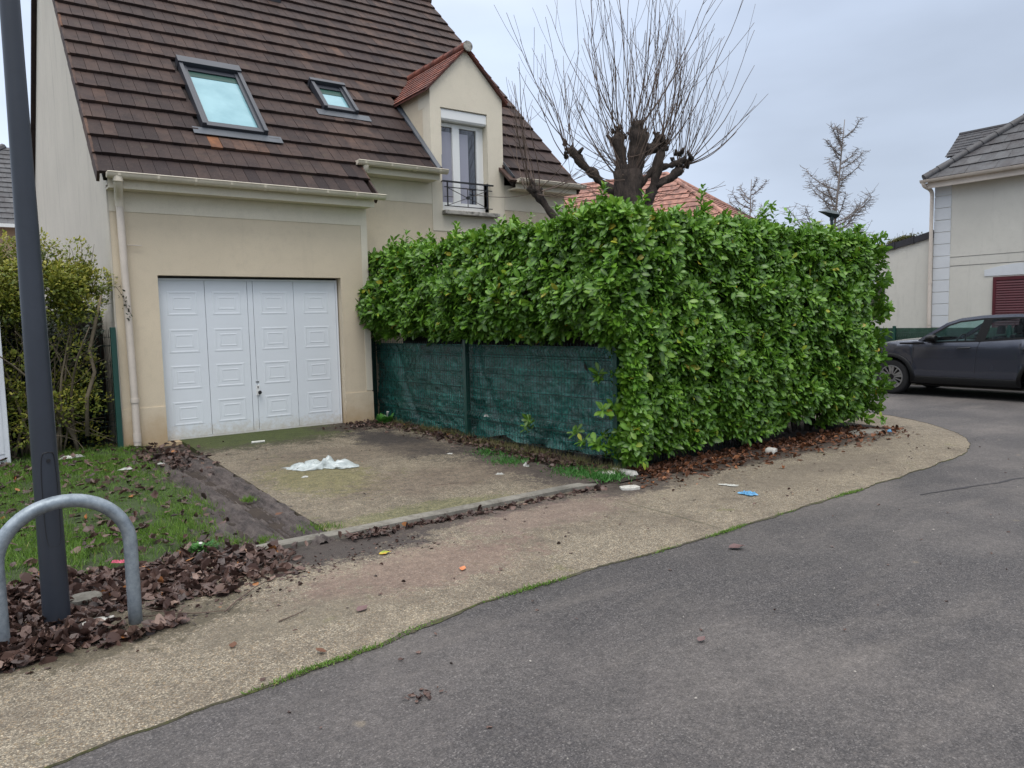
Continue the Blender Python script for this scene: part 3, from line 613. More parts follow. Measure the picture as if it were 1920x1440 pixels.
# skylights
def skylight(u0, u1, v0, v1, top):
    s = MB(); H = .075
    def bx(a, b, c, d, w0, w1, mi=0, a_=0): s.hexa([RP(a, c, w0), RP(b, c, w0), RP(b, d, w0), RP(a, d, w0), RP(a, c, w1), RP(b, c, w1), RP(b, d, w1), RP(a, d, w1)], mi, a_)
    t = .055
    bx(u0, u0+t, v0, v1, -.02, H+.02); bx(u1-t, u1, v0, v1, -.02, H+.02); bx(u0+t, u1-t, v0, v0+.06, -.02, H-.01); bx(u0-.01, u1+.01, v1-top, v1, -.02, H+.04)
    fr = hb(s, 'skylight', 'dark_frame', None, .006)
    s = MB(); i0, i1, j0, j1 = u0+t, u1-t, v0+.06, v1-top
    bx(i0, i0+.045, j0, j1, -.02, H-.015); bx(i1-.045, i1, j0, j1, -.02, H-.015); bx(i0+.045, i1-.045, j0, j0+.05, -.02, H-.018); bx(i0+.045, i1-.045, j1-.10, j1, -.02, H-.03)
    a = s.build('sash', 'dark_frame'); a.parent = fr
    s = MB(); bx(i0+.045, i1-.045, j0+.05, j1-.10, .0, .02); a = s.build('pane', 'blind_glass'); a.parent = fr
    s = MB(); bx(i0+.045, i1-.045, j1-.24, j1-.10, .021, .026); a = s.build('blind_edge', 'green_steel'); a.parent = fr
    s = MB(); bx(u0-.13, u1+.18, v0-.16, v0-.004, .014, .022)
    a = s.build('flashing', 'lead'); a.parent = fr
skylight(2.66, 3.54, 1.22, 2.98, .17); skylight(4.67, 5.25, 2.20, 3.02, .08)
mb = MB()
for a in (0,):
    mb.hexa([RP(4.70, 6.0, .0), RP(5.05, 6.0, .0), RP(5.05, 6.4, .0), RP(4.70, 6.4, .0), RP(4.75, 6.05, .16), RP(5.0, 6.05, .16), RP(5.0, 6.35, .12), RP(4.75, 6.35, .12)])
hb(mb, 'roof_vent', 'lead')
# dormer
mb = MB(); dy = MY-.010
AX, AZ, SX0, SX1, SZ = 6.87, 6.03, 6.175, 7.585, 5.335
mb.box(SX0, 6.36, dy, MY+.19, 4.3, 5.06); mb.box(7.27, SX1, dy, MY+.25, 4.3, 5.06)
mb.box(6.172, 6.36, dy+.013, MY+.19, 3.43, 4.3); mb.box(7.27, 7.59, dy+.011, MY+.25, 3.43, 4.3)
mb.prism([(SX0+.001, 5.06), (SX1-.001, 5.06), (SX1-.001, SZ), (AX, AZ), (SX0+.001, SZ)], 1, dy, 11.1)
mb.box(SX0+.004, SX0+.15, MY+.2, 11.85, 3.95, SZ-.002, 1); mb.box(SX1-.15, SX1-.004, MY+.2, 11.85, 3.95, SZ-.002, 1)
mb.prism([(SX0+.15, SZ-.3), (SX1-.15, SZ-.3), (SX1-.1, SZ-.05), (AX, AZ-.06), (SX0+.1, SZ-.05)], 1, 11.1, 12.3)
mb.box(SX0+.001, SX0+.2, MY-.004, MY+.24, 4.31, 5.05)
hb(mb, 'dormer_wall', ['pale_render', 'tan_render'])
mb = MB()
sl = 1.005/math.sqrt(2)
for sgn in (-1, 1):
    w0 = 12.62-10.64; ln = .78*math.sqrt(2)
    o_ = Vector((AX+sgn*.79, 10.64, 5.29)); dv = Vector((-sgn, 0, 1)).normalized()
    def kp(uc, vc, a, b, va, vb):
        z = 5.29+vc*.707; return 10.64+uc < EY+(z-EZ)/tT+.15
    if sgn == -1: tiles(mb, o_, (0, -1, 0), dv, w0, ln, .115, .15, .012, lambda uc, vc, a, b, va, vb: kp(-uc+0, vc, 0, 0, 0, 0) if False else True, jit=.002) if False else None
    du = Vector((0, 1, 0))
    # the helper lifts tiles along du x dv, so swap the run direction on the left slope
    if sgn == 1: tiles(mb, o_, du, dv, w0, ln, .115, .15, .012, kp, jit=.002, lap=.03)
    else:
        o2 = o_+Vector((0, w0, 0)); tiles(mb, o2, -du, dv, w0, ln, .115, .15, .012, lambda uc, vc, a, b, va, vb: kp(w0-uc, vc, 0, 0, 0, 0), jit=.002, lap=.03)
    mb.hexa([o_+Vector((0, .01, -.03)), o_+dv*ln+Vector((0, .01, -.03)), o_+dv*ln+Vector((0, w0-.2, -.03)), o_+Vector((0, w0-.8, -.03)), o_+Vector((0, .01, -.002)), o_+dv*ln+Vector((0, .01, -.002)), o_+dv*ln+Vector((0, w0-.2, -.002)), o_+Vector((0, w0-.8, -.002))], 0, .1)
dr = hb(mb, 'dormer_roof', 'red_tile')
mb = MB()
for i in range(6): mb.tube([(AX, 10.62+i*.34, 6.085), (AX, 10.62+i*.34+.36, 6.08)], [.082, .072], 10, 0, .5+.1*random.random())
a = mb.build('ridge_tile', 'red_tile', None, 60); a.parent = dr
mb = MB(); mb.tube([(AX, 10.605, 6.075), (AX, 10.625, 6.075)], .084, 14); a = mb.build('ridge_end', 'stone_sill'); a.parent = dr
for xx, s_ in ((SX0, -1), (SX1, 1)):     # lead at the foot of the dormer cheeks
    mb = MB()
    mb.hexa([RP(xx+s_*.05, .85, -.0), RP(xx, .85, -.0), RP(xx, 2.7, -.0), RP(xx+s_*.05, 2.7, -.0), RP(xx+s_*.05, .85, .03), RP(xx, .85, .06), RP(xx, 2.7, .06), RP(xx+s_*.05, 2.7, .03)])
    hb(mb, 'dormer_flashing', 'lead')

# dormer window
wy = MY+.13
mb = MB(); 
mb.box(6.362, 6.42, wy, wy+.06, 3.47, 4.86); mb.box(7.20, 7.268, wy, wy+.06, 3.47, 4.86); mb.box(6.42, 7.20, wy, wy+.06, 4.80, 4.86); mb.box(6.362, 7.268, wy-.03, wy+.06, 3.43, 3.52)
mb.box(6.655, 6.79, wy-.012, wy+.04, 3.52, 4.80); mb.box(7.13, 7.197, wy-.008, wy+.04, 3.52, 4.80); mb.box(6.79, 7.13, wy-.006, wy+.04, 3.52, 3.57)
mb.box(6.42, 6.655, wy-.006, wy+.04, 3.52, 3.57)
win = hb(mb, 'window', 'white_pvc', None, .004)
mb = MB(); mb.box(6.42, 7.20, wy+.03, wy+.034, 3.55, 4.80); a = mb.build('pane', 'window_glass'); a.parent = win
mb = MB(); mb.box(6.44, 6.66, wy+.024, wy+.028, 3.57, 4.72); mb.box(6.79, 6.98, wy+.024, wy+.028, 3.57, 4.72); a = mb.build('net_curtain', 'curtain'); a.parent = win
mb = MB(); mb.prism([(wy-.10, 4.87), (wy-.12, 4.90), (wy-.12, 5.03), (wy-.10, 5.055), (wy+.08, 5.055), (wy+.08, 4.87)], 0, 6.364, 7.266); a = mb.build('shutter_box', 'white_pvc'); a.parent = win
mb = MB(); mb.box(6.34, 7.42, MY-.13, MY-.003, 3.345, 3.41); hb(mb, 'window_sill', 'stone_sill', None, .008)
mb = MB(); ry = MY-.07
mb.box(6.33, 7.32, ry-.02, ry+.02, 3.862, 3.885)
for z in (3.775, 3.475): mb.box(6.36, 7.30, ry-.006, ry+.006, z, z+.014)
for x in (6.42, 7.20): mb.box(x-.009, x+.009, ry-.009, ry+.009, 3.48, 3.862)
for x in (6.81,): mb.box(x-.005, x+.005, ry-.005, ry+.005, 3.48, 3.78)
for z in (3.63,): mb.box(6.36, 6.52, ry-.005, ry+.005, z-.005, z+.005)
mb.tube([(6.42, ry, 3.49), (7.20, ry, 3.775)], .006, 6); mb.tube([(6.42, ry, 3.775), (7.20, ry, 3.49)], .006, 6); mb.tube([(6.81, ry-.012, 3.633), (6.81, ry+.012, 3.633)], .03, 14)
for x in (6.34, 7.29): mb.box(x-.006, x+.006, ry, MY, 3.866, 3.88)
hb(mb, 'balcony_railing', 'black_metal')

# ------------------------------------------------------------------ rigid mesh fences
def fence_panel(mb, a, b, z0, z1, folds, pitch=.05, r=.0034, zr=None):
    A = Vector(a); B = Vector(b); d = (B-A); ln = d.length; d.normalize(); nrm = Vector((d.y, -d.x, 0))
    prof = []                                            # wires are straight with V folds
    z = z0; prof.append((z0, 0))
    for fz in folds: prof += [(fz-.05, 0), (fz, .03), (fz+.05, 0)]
    prof.append((z1, 0))
    for i in range(int(ln/pitch)+1):
        p = A+d*min(i*pitch, ln)
        if i*pitch > ln: break
        mb.tube([Vector((p.x, p.y, z_))+nrm*o_ for z_, o_ in prof], r, 4, cap=False)
    zz = z0+.03
    hs = []
    while zz < z1-.02: hs.append(zz); zz += .2
    for fz in folds: hs += [fz-.05, fz+.05]
    for z_ in hs: mb.tube([Vector((A.x, A.y, z_))+nrm*.006, Vector((B.x, B.y, z_))+nrm*.006], r, 4, cap=False)
F0, F1, F2 = Vector((4.88, 10.40, 0)), Vector((5.05, 8.045, 0)), Vector((5.26, 5.52, 0))
fence = thing('mesh_fence', 'green rigid mesh fence beside the driveway beneath the hedge', 'fence', (5.05, 8, .1))
for P_, z0 in ((F0, .1), (F1, .06), (F2, .0)):
    mb = MB(); mb.box(P_.x-.03, P_.x+.03, P_.y-.03, P_.y+.03, z0-.2, 1.36 if P_ is not F2 else 1.33); mb.box(P_.x-.034, P_.x+.034, P_.y-.034, P_.y+.034, 1.36 if P_ is not F2 else 1.33, 1.372 if P_ is not F2 else 1.342)
    hb(mb, 'post', 'green_steel', None, .004, fence)
d = (F2-F0).normalized()
for a, b in ((F0, F1), (F1, F2)):
    mb = MB(); off = Vector((-.02, 0, 0)); fence_panel(mb, a+off+d*.05, b+off-d*.05, .13, 1.34, [.42, 1.24])
    hb(mb, 'mesh_panel', 'wire', parent=fence)
mb = MB(); fence_panel(mb, Vector((5.30, 5.50, 0)), Vector((7.5, 5.56, 0)), .03, 1.3, [.42, 1.2]); hb(mb, 'mesh_panel', 'wire', parent=fence)
mb = MB(); mb.box(7.52, 7.58, 5.53, 5.59, -.1, 1.34); hb(mb, 'post', 'green_steel', parent=fence)
# tarpaulin behind the wires: creased cloth
nx, nz_ = 240, 70; mb = MB()
for j in range(nz_+1):
    for i in range(nx+1):
        s = i/nx; t = j/nz_
        p = F0.lerp(F2, s); x, y = p.x+.035, p.y
        z = .13+t*1.17
        # creases: diagonal swags hung from fixings plus crumple
        wv = .035*mn.noise(Vector((s*10, t*2.6, 0)))+.045*abs(mn.noise(Vector((s*9+t*3, t*5, 4))))*(1-t*.5)
        wv += .03*abs(mn.noise(Vector((s*40, t*12, 8))))+.010*mn.noise(Vector((s*90, t*26, 1)))
        for c_, sl_ in ((.10, .12), (.30, -.1), (.5, .10), (.62, -.16), (.86, .16), (.95, -.2)):
            dd = s-(c_+sl_*(1-t)); wv += .05*math.exp(-(dd/.012)**2)*(1-t*.4)
        low = 0
        if t < .18: low = (1-t/.18)*(.10*(mn.noise(Vector((s*9, 0, 3))))+.02)
        x += wv+.012
        zb = z+ (low if t < .18 else 0)
        if t < .12: x -= (.12-t)*(.6*abs(mn.noise(Vector((s*7, 2, 0)))))
        mb.v.append((max(x, p.x-.005) if t > .12 else x, y, zb))
for j in range(nz_):
    for i in range(nx): mb.f.append((j*(nx+1)+i, j*(nx+1)+i+1, (j+1)*(nx+1)+i+1, (j+1)*(nx+1)+i)); mb.m.append(0); mb.a.append(0)
tag(mb.build('privacy_tarpaulin', 'tarp', smooth=180), 'creased dark green tarpaulin tied behind the driveway mesh fence', 'tarpaulin')
# left garden fence
lf = thing('mesh_fence', 'green mesh fence behind the yellow-green shrub left of the house', 'fence', (0, 10.5, .1))
mb = MB(); fence_panel(mb, (-1.6, 10.52, 0), (1.40, 10.44, 0), .16, 1.60, [.5, 1.45]); hb(mb, 'mesh_panel', 'wire', parent=lf)
mb = MB(); mb.box(1.315, 1.375, 10.02, 10.08, 0, 1.62); hb(mb, 'post', 'green_steel', None, .004, lf)
mb = MB(); mb.box(-1.66, -1.6, 10.46, 10.52, 0, 1.62); hb(mb, 'post', 'green_steel', None, .004, lf)
# fence across the street
ff = thing('mesh_fence', 'low green mesh fence across the street behind the parked car', 'fence', (18, 9, 0))
mb = MB(); fence_panel(mb, (18, 13.5, 0), (18, 1.5, 0), .06, 1.16, [.3, 1.0], .055, .004); hb(mb, 'mesh_panel', 'wire', parent=ff)
mb = MB(); mb.box(18.03, 18.05, 1.5, 13.5, .04, 1.2); hb(mb, 'screen', 'green_screen', parent=ff)
for y in (13.5, 11.75, 9.27, 6.8, 4.3, 1.8):
    mb = MB(); mb.box(17.965, 18.025, y-.03, y+.03, 0, 1.25); hb(mb, 'post', 'green_steel', parent=ff)

# ------------------------------------------------------------------ laurel hedge
hedge = thing('laurel_hedge', 'tall clipped cherry laurel hedge wrapping the corner above the mesh fence', 'hedge', (6, 6, 0))
def top_h(x, y):
    if x < 5.6: base = 2.51+.03*(10.4-y)/5
    else: base = 2.575-.018*(x-5.5)
    return base+.07*fn(x, y, 1.3, 2)+.04*fn(x, y, 3.1, 7)
pos, nor = [], []
def put(p, n_): pos.append(p); nor.append(n_)
def dentv(a, b, seed): return .10*fn(a, b, 1.5, seed)+.14*fn(a, b, 3.6, seed+3)
for k in range(2350):        # driveway face (looks to -X), only above the fence, with a fringe
    y = random.uniform(5.15, 10.45); lo = 1.40+.10*fn(y, 0, 2.5, 1)
    z = random.uniform(lo, 2.66); t = (y-5.3)/5
    x = 4.98+.25*(1-t)-.13-(.10 if z > 1.55 else .0)-.12*math.exp(-((z-1.85)/.3)**2)+dentv(y, z, 0)
    if z > 2.45: x += (z-2.45)*.35
    put((x, y, min(z, top_h(x, y))), (-1, random.uniform(-.3, .1), .25))
for k in range(320):         # left end fringe by the house wall
    z = random.uniform(1.5, 2.6); x = random.uniform(4.70, 5.5); put((x, 10.42+.05*random.random()-max(0, (4.95-x))*.2, z), (-.8, .1, .2))
for k in range(60):
    z = random.gauss(1.95, .13); put((4.74+.1*random.random(), 9.95+.3*random.random(), z), (-1, 0, -.1))
def face_y(x, z):            # street face (looks to -Y)
    return 5.36-.10*math.exp(-((z-1.3)/.8)**2)+dentv(x, z, 11)+(.18*max(0, .55-z) if z < .55 else 0)
for k in range(5700):
    x = random.uniform(5.20, 9.86); zb = .20+.10*fn(x, 0, 2, 5)+(.16 if 7.8 < x < 8.8 else 0)
    z = random.uniform(zb, 2.68)
    y = face_y(x, z)
    if z > 2.45: y += (z-2.45)*.35
    if x < 5.4: y += (5.4-x)*.5
    if x > 9.5: y += (x-9.5)*.7
    put((x, y, min(z, top_h(x, y))), (random.uniform(-.25, .25), -1, .25))
for k in range(980):         # rounded corner between the two faces
    a = random.uniform(0, PI/2); z = random.uniform(.18 if a > .9 else 1.42, 2.66); r_ = .30
    x = 5.33-r_*math.cos(a)-.03+dentv(a*2, z, 3)*.6; y = 5.56-r_*math.sin(a)+dentv(a*2, z, 4)*.6
    if z < 1.4: x = max(x, 5.20+random.random()*.1)
    put((x, y, z), (-math.cos(a), -math.sin(a), .2))
for k in range(950):         # far end (looks to +X)
    y = random.uniform(5.2, 7.0); z = random.uniform(.25, 2.6); x = 9.84+dentv(y, z, 6)-(.15*max(0, .6-z)); put((x, y, z), (1, -.3, .2))
for k in range(1500):        # top
    if random.random() < .5: x = random.uniform(4.85, 5.75); y = random.uniform(5.3, 10.4)
    else: x = random.uniform(5.2, 9.9); y = random.uniform(5.35, 6.2)
    put((x, y, top_h(x, y)+random.uniform(-.05, .05)), (random.uniform(-.3, .1), random.uniform(-.3, .1), 1))
ns = len(pos)
# inner layer to close the gaps with shaded leaves
for k in range(ns):
    p = pos[k]; q = nor[k]; 
    if random.random() < .28: put((p[0]-q[0]*random.uniform(.12, .26), p[1]-q[1]*random.uniform(.12, .26), p[2]-.12*random.random()), q)
# upright new shoots above the top line
shoots = []
for k in range(95):
    if random.random() < .42: x = random.uniform(4.9, 5.3); y = random.uniform(5.4, 10.2)
    else: x = random.uniform(5.2, 9.8); y = random.uniform(5.4, 5.8)
    h_ = abs(random.gauss(.05, .10)); z0 = top_h(x, y)
    for t in np.linspace(0, 1, 1+int(h_/.05)): put((x+.02*random.gauss(0, 1), y+.02*random.gauss(0, 1), z0+.03+h_*t), (random.gauss(0, .2), random.gauss(0, .2), 2.2))
for (x, y, h_) in ((6.55, 5.5, .38), (6.62, 5.55, .3), (7.8, 5.5, .3), (9.0, 5.5, .14), (5.25, 6.1, .12), (9.55, 5.45, .15), (5.05, 8.9, .12), (4.98, 8.2, .14)):
    for t in np.linspace(0, 1, 6): put((x+.015*random.gauss(0, 1), y, top_h(x, y)+h_*t), (.1, 0, 3))
# sprigs poking through and under the fence
for (x, y, z) in ((5.08, 5.95, .40), (5.05, 5.80, .30), (5.12, 5.62, .28), (5.08, 6.75, .33), (5.08, 6.72, .42), (5.1, 5.62, 1.0), (9.72, 5.16, .17), (5.12, 5.6, .62)):
    for _ in range(2): put((x+random.gauss(0, .02), y+random.gauss(0, .02), z+random.gauss(0, .02)), (-.9, -.3, .6))
Pq, Dq, Uq, Sq, Rq = [], [], [], [], []
for p, n_ in zip(pos, nor):
    ax = Vector(n_).normalized()+Vector((random.gauss(0, .30), random.gauss(0, .30), random.gauss(.14, .30))); ax.normalize()
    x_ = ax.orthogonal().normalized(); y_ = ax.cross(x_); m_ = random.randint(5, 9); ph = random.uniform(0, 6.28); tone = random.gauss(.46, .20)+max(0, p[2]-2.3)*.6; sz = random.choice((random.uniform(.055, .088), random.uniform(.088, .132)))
    for i in range(m_):
        an = ph+i*2.4+random.gauss(0, .25); sp = math.radians(random.uniform(30, 82)); rad = x_*math.cos(an)+y_*math.sin(an)
        dd = ax*math.cos(sp)+rad*math.sin(sp); dd.z -= .08
        Pq.append(Vector(p)+ax*(.014*(m_-i)-.03)); Dq.append(dd); Uq.append(ax*math.sin(sp)-rad*math.cos(sp)+Vector((0, 0, .25))); Sq.append(sz*random.uniform(.75, 1.15))
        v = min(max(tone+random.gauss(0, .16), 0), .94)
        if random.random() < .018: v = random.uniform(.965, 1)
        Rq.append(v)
Sa = np.array(Sq); S3 = np.stack([Sa*rng.uniform(.85, 1.2, len(Sa)), Sa, Sa], 1)
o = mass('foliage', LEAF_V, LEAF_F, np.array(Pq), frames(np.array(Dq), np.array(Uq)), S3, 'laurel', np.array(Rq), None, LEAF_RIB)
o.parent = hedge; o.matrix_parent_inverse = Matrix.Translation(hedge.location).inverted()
mb = MB()                    # stems and inner twigs
for k in range(420):
    if random.random() < .5: x = random.uniform(5.50, 5.7); y = random.uniform(5.9, 10.2)
    else: x = random.uniform(5.5, 9.6); y = random.uniform(5.72, 5.9)
    z0 = 0 if k % 3 == 0 else random.uniform(.8, 1.8); p = Vector((x, y, z0)); q = [p]
    for _ in range(5): p = p+Vector((random.gauss(-.0, .05), random.gauss(-.0, .05), random.uniform(.15, .32))); q.append(p)
    mb.tube([v_ for v_ in q if v_.z < 2.55] if len([v_ for v_ in q if v_.z < 2.55]) > 1 else q[:2], .010 if k % 3 else .018, 5)
hb(mb, 'stem', 'bark', parent=hedge)
mb = MB()                    # added near-black core behind the leaves, shade of the gaps as colour
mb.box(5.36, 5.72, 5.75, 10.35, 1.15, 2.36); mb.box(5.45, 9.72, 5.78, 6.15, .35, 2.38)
hb(mb, 'shade_core', 'gap_shade', parent=hedge)

# ------------------------------------------------------------------ shrub, dark bushes by the left fence
def bush_leaves(name, mname, centres, n, parent, size, up=.3, seed=0):
    P_, D_, R_ = [], [], []
    for (cx, cy, cz_, rx, ry_, rz, wgt) in centres:
        for _ in range(int(n*wgt)):
            v = Vector((random.gauss(0, 1), random.gauss(0, 1), random.gauss(0, 1))).normalized()*random.uniform(.45, 1.02)**.6
            p = Vector((cx+v.x*rx, cy+v.y*ry_, cz_+v.z*rz))
            if fn(p.x*1.0, p.z+p.y, 3.5, seed) < -.28 and random.random() < .7: continue
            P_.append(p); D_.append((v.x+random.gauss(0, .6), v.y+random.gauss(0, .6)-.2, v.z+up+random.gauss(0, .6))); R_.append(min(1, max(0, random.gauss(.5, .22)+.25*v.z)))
    o = mass(name, LEAF_V, LEAF_F, np.array([tuple(p) for p in P_]), frames(np.array(D_), np.array([(random.gauss(0, .4), -.5, 1) for _ in P_])), np.array([size*random.uniform(.6, 1.3) for _ in P_])[:, None]*np.array([[1.35, 1, 1]]), mname, np.array(R_), None, LEAF_RIB)
    o.parent = parent; o.matrix_parent_inverse = Matrix.Translation(parent.location).inverted(); return o
shrub = thing('garden_shrub', 'yellow-green leaved shrub with bare twisted stems beside the downpipe', 'shrub', (.7, 10.3, .15))
cl = []
for k in range(62): cl.append((random.uniform(-.5, 1.24), random.uniform(9.95, 10.4), random.uniform(1.78, 2.30), .24, .2, .15, .055))
for k in range(26): cl.append((random.uniform(-.2, 1.05), 10.3, random.uniform(2.2, 2.6), .14, .14, .18, .018))
for k in range(44): cl.append((random.uniform(-.5, 1.15), random.uniform(10.1, 10.45), random.uniform(.25, 1.8), .2, .16, .2, .022))
for (x, z) in ((.35, 1.25), (.28, .95), (.75, .78), (1.05, .72), (.72, .6), (1.0, 1.35), (.45, .55), (.3, .4)): cl.append((x, 10.05, z, .14, .12, .12, .014))
bush_leaves('foliage', 'privet', cl, 6500, shrub, .042, seed=1)
mb = MB()
def wander(p, dvec, n, st, jit, r0, r1, mb, sides=5, kids=0, kr=.5, grav=0):
    p = Vector(p); dvec = Vector(dvec).normalized(); pts = [p.copy()]
    for i in range(n):
        dvec = (dvec+Vector((random.gauss(0, jit), random.gauss(0, jit), random.gauss(0, jit)+grav))).normalized(); p = p+dvec*st
        if p.x > 1.27 and 9 < p.y < 10.9: break
        pts.append(p.copy())
        if kids and i > 1 and random.random() < kids: wander(p, dvec+Vector((random.gauss(0, .7), random.gauss(0, .5), random.gauss(.1, .4))), max(2, n-i-1), st*.75, jit, (r0+(r1-r0)*i/n)*kr, r1*.6, mb, 4, 0)
    if len(pts) > 1: mb.tube(pts, list(np.linspace(r0, r1, len(pts))), sides)
    return pts
for k in range(22):
    x = random.uniform(.2, .95); wander((x, random.uniform(10.15, 10.4), .12), (random.gauss(-.1, .22), random.gauss(0, .1), 1), 9, .19, .13, random.uniform(.010, .026), .005, mb, 6, .3)
for k in range(34):
    wander((random.uniform(-.3, .95), random.uniform(10.0, 10.3), random.uniform(.2, 1.5)), (random.gauss(0, 1), random.gauss(0, .3), random.gauss(.2, .7)), 7, .11, .25, .005, .002, mb, 4)
for k in range(16):
    x = random.uniform(-.1, 1.2); pts = wander((x, 10.3, 2.1), (random.gauss(.05, .15), 0, 1), 6, random.uniform(.07, .12), .1, .005, .002, mb, 4)
mb.tube([(1.0, 10.02, .35), (1.02, 10.0, .8), (1.12, 10.0, 1.1), (1.08, 10.0, 1.35), (1.18, 10.0, 1.75), (1.25, 10.05, 2.0)], [.024, .022, .021, .02, .018, .012], 7)
hb(mb, 'stem', 'pale_bark', 180, parent=shrub)
P_, D_ = [], []
for k in range(30):          # leafy upright wands
    x = random.uniform(-.3, 1.25); h_ = random.uniform(.2, .62)*(1 if x < 1.05 else .6); x1 = x+random.gauss(.03, .07)
    for t in np.linspace(0, 1, 26): P_.append((x+(x1-x)*t+random.gauss(0, .012), 10.28+random.gauss(0, .02), 2.15+h_*t)); D_.append((random.gauss(0, 1), random.gauss(0, 1), .9))
o = mass('foliage', LEAF_V, LEAF_F, np.array(P_), frames(np.array(D_)), np.full(len(P_), .045)[:, None]*np.array([[1.1, 1, 1]]), 'privet', rng.uniform(.3, 1, len(P_)), None, LEAF_RIB)
o.name = 'wand_foliage'; o.parent = shrub; o.matrix_parent_inverse = Matrix.Translation(shrub.location).inverted()
db = thing('evergreen_bush', 'dark evergreen bush filling the gap behind the garden fence', 'bush', (.2, 11.4, .1))
bush_leaves('foliage', 'dark_leaf', [(random.uniform(-1.6, 1.12), random.uniform(10.75, 11.3), random.uniform(.2, 1.95), .26, .2, .3, .04) for _ in range(80)], 8000, db, .07, seed=5)
mb = MB(); mb.box(-2.2, 1.38, 11.3, 11.9, .1, 1.85); hb(mb, 'shade_core', 'gap_shade', parent=db)  # added near-black block, painted shade behind the bush leaves
db2 = thing('conifer', 'dark conifer branches behind the shrub at the left edge', 'tree', (-.7, 15.6, 0))
bush_leaves('foliage', 'dark_leaf', [(-.2-.05*k+random.gauss(0, .15), 16, .4+k*.28, .95-.05*k, .6, .35, .08) for k in range(11)], 3500, db2, .13, seed=6)
mb = MB(); mb.tube([(-.3, 16, 0), (-.4, 16, 3.6)], [.12, .03], 8); hb(mb, 'trunk', 'bark', parent=db2)

# ------------------------------------------------------------------ cabinet at the left edge
cb = thing('utility_cabinet', 'white flat-sided utility pillar cut off by the left picture edge', 'cabinet', (-.1, 9.95, .13))
mb = MB(); mb.box(-.45, .235, 9.92, 10.12, .12, 1.68); hb(mb, 'body', 'cabinet', None, .008, cb)
mb = MB(); mb.box(-.47, .238, 9.90, 10.14, 1.683, 1.71); hb(mb, 'cap', 'cabinet', None, .006, cb)
mb = MB(); mb.box(-.40, .18, 9.912, 9.919, .25, 1.6); hb(mb, 'door', 'cabinet', None, 0, cb)

# ------------------------------------------------------------------ lamp post and hoop
lp = thing('lamp_post', 'tall dark anthracite lamp post rising from the leaf pile', 'lamp post', (.26, 4.66, 0))
mb = MB(); zs = [0, 1.5, 3, 4.5, 6]
mb.tube([(.26, 4.66, -.05)]+[(.26, 4.66, z) for z in zs[1:]], [.0675, .0575, .047, .042, .038], 32); hb(mb, 'pole', 'lamp_paint', 60, parent=lp)
mb = MB(); cyl_r = .0615
pts = []
for k in range(33):
    a = 2*PI*k/32; dz = .098*math.copysign(abs(math.sin(a))**.7, math.sin(a)); dxa = .62*math.copysign(abs(math.cos(a))**.35, math.cos(a)); base = math.atan2(-4.66, -.26)+.25
    rr = .0632-.0012*dz*2; pts.append((.26+rr*math.cos(base+dxa), 4.66+rr*math.sin(base+dxa), .705+dz*2.6))
mb.tube(pts, .0022, 5)
b0 = math.atan2(-4.66, -.26)+.25; mb.tube([(.26+.058*math.cos(b0), 4.66+.058*math.sin(b0), .915), (.26+.0665*math.cos(b0), 4.66+.0665*math.sin(b0), .915)], .010, 12)
hb(mb, 'access_door', 'black_metal', 60, parent=lp)
mb = MB(); mb.tube([(.26, 4.66, 5.9), (.26, 4.66, 6.05)], .05, 20); mb.hexa([(.16, 4.2, 6.02), (.36, 4.2, 6.02), (.38, 4.75, 6.04), (.14, 4.75, 6.04), (.2, 4.22, 6.06), (.32, 4.22, 6.06), (.34, 4.72, 6.12), (.18, 4.72, 6.12)]); hb(mb, 'lamp_head', 'lamp_paint', None, .01, lp)
hp = thing('bicycle_hoop', 'galvanised steel bicycle hoop in front of the lamp post', 'bicycle stand', (.31, 4.37, 0))
a_, b_ = Vector((.008, 4.343, 0)), Vector((.603, 4.388, 0)); mid = (a_+b_)/2; hv = (b_-a_)/2; pts = [a_+Vector((0, 0, -.1)), a_+Vector((0, 0, .15)), a_+Vector((0, 0, .35)), a_+Vector((0, 0, .46))]
for k in range(1, 24): an = PI*k/24; pts.append(mid-hv*math.cos(an)+Vector((0, 0, .46+.275*math.sin(an))))
pts += [b_+Vector((0, 0, .46)), b_+Vector((0, 0, .35)), b_+Vector((0, 0, .15)), b_+Vector((0, 0, -.1))]
mb = MB(); mb.tube(pts, .0345, 24); hb(mb, 'tube', 'galva', 180, parent=hp)

# ------------------------------------------------------------------ pollarded tree
tree = thing('pollarded_tree', 'pollarded bare tree with a sheaf of whip shoots above the hedge', 'tree', (7.9, 8.0, 0))
mb = MB()
def knobbly(pts, rad, mb, sides=14, seed=0, amp=.16):
    pts = [Vector(p) for p in pts]; P2, R2 = [], []
    for i in range(len(pts)-1):
        for t in np.linspace(0, 1, 7)[:-1]: P2.append(pts[i].lerp(pts[i+1], t)); R2.append(rad[i]+(rad[i+1]-rad[i])*t)
    P2.append(pts[-1]); R2.append(rad[-1]); b = len(mb.v)
    R2 = [r*(1+amp*mn.noise(Vector((i*.55, seed, 0)))) for i, r in enumerate(R2)]
    mb.tube(P2, R2, sides)
    for i in range(b, len(mb.v)):
        v = Vector(mb.v[i]); n_ = mn.noise(v*6)*.05*min(1, R2[0]/.10)+mn.noise(v*19)*.022+abs(mn.noise(v*38))*.012; ax = min(P2, key=lambda q: (q-v).length); dr_ = (v-ax)
        if dr_.length > 1e-6: mb.v[i] = tuple(v+dr_.normalized()*n_)
knobbly([(7.9, 8.0, -.1), (7.88, 8.0, 1.6), (7.88, 8.0, 2.9), (7.88, 8.0, 3.72)], [.25, .21, .20, .20], mb)
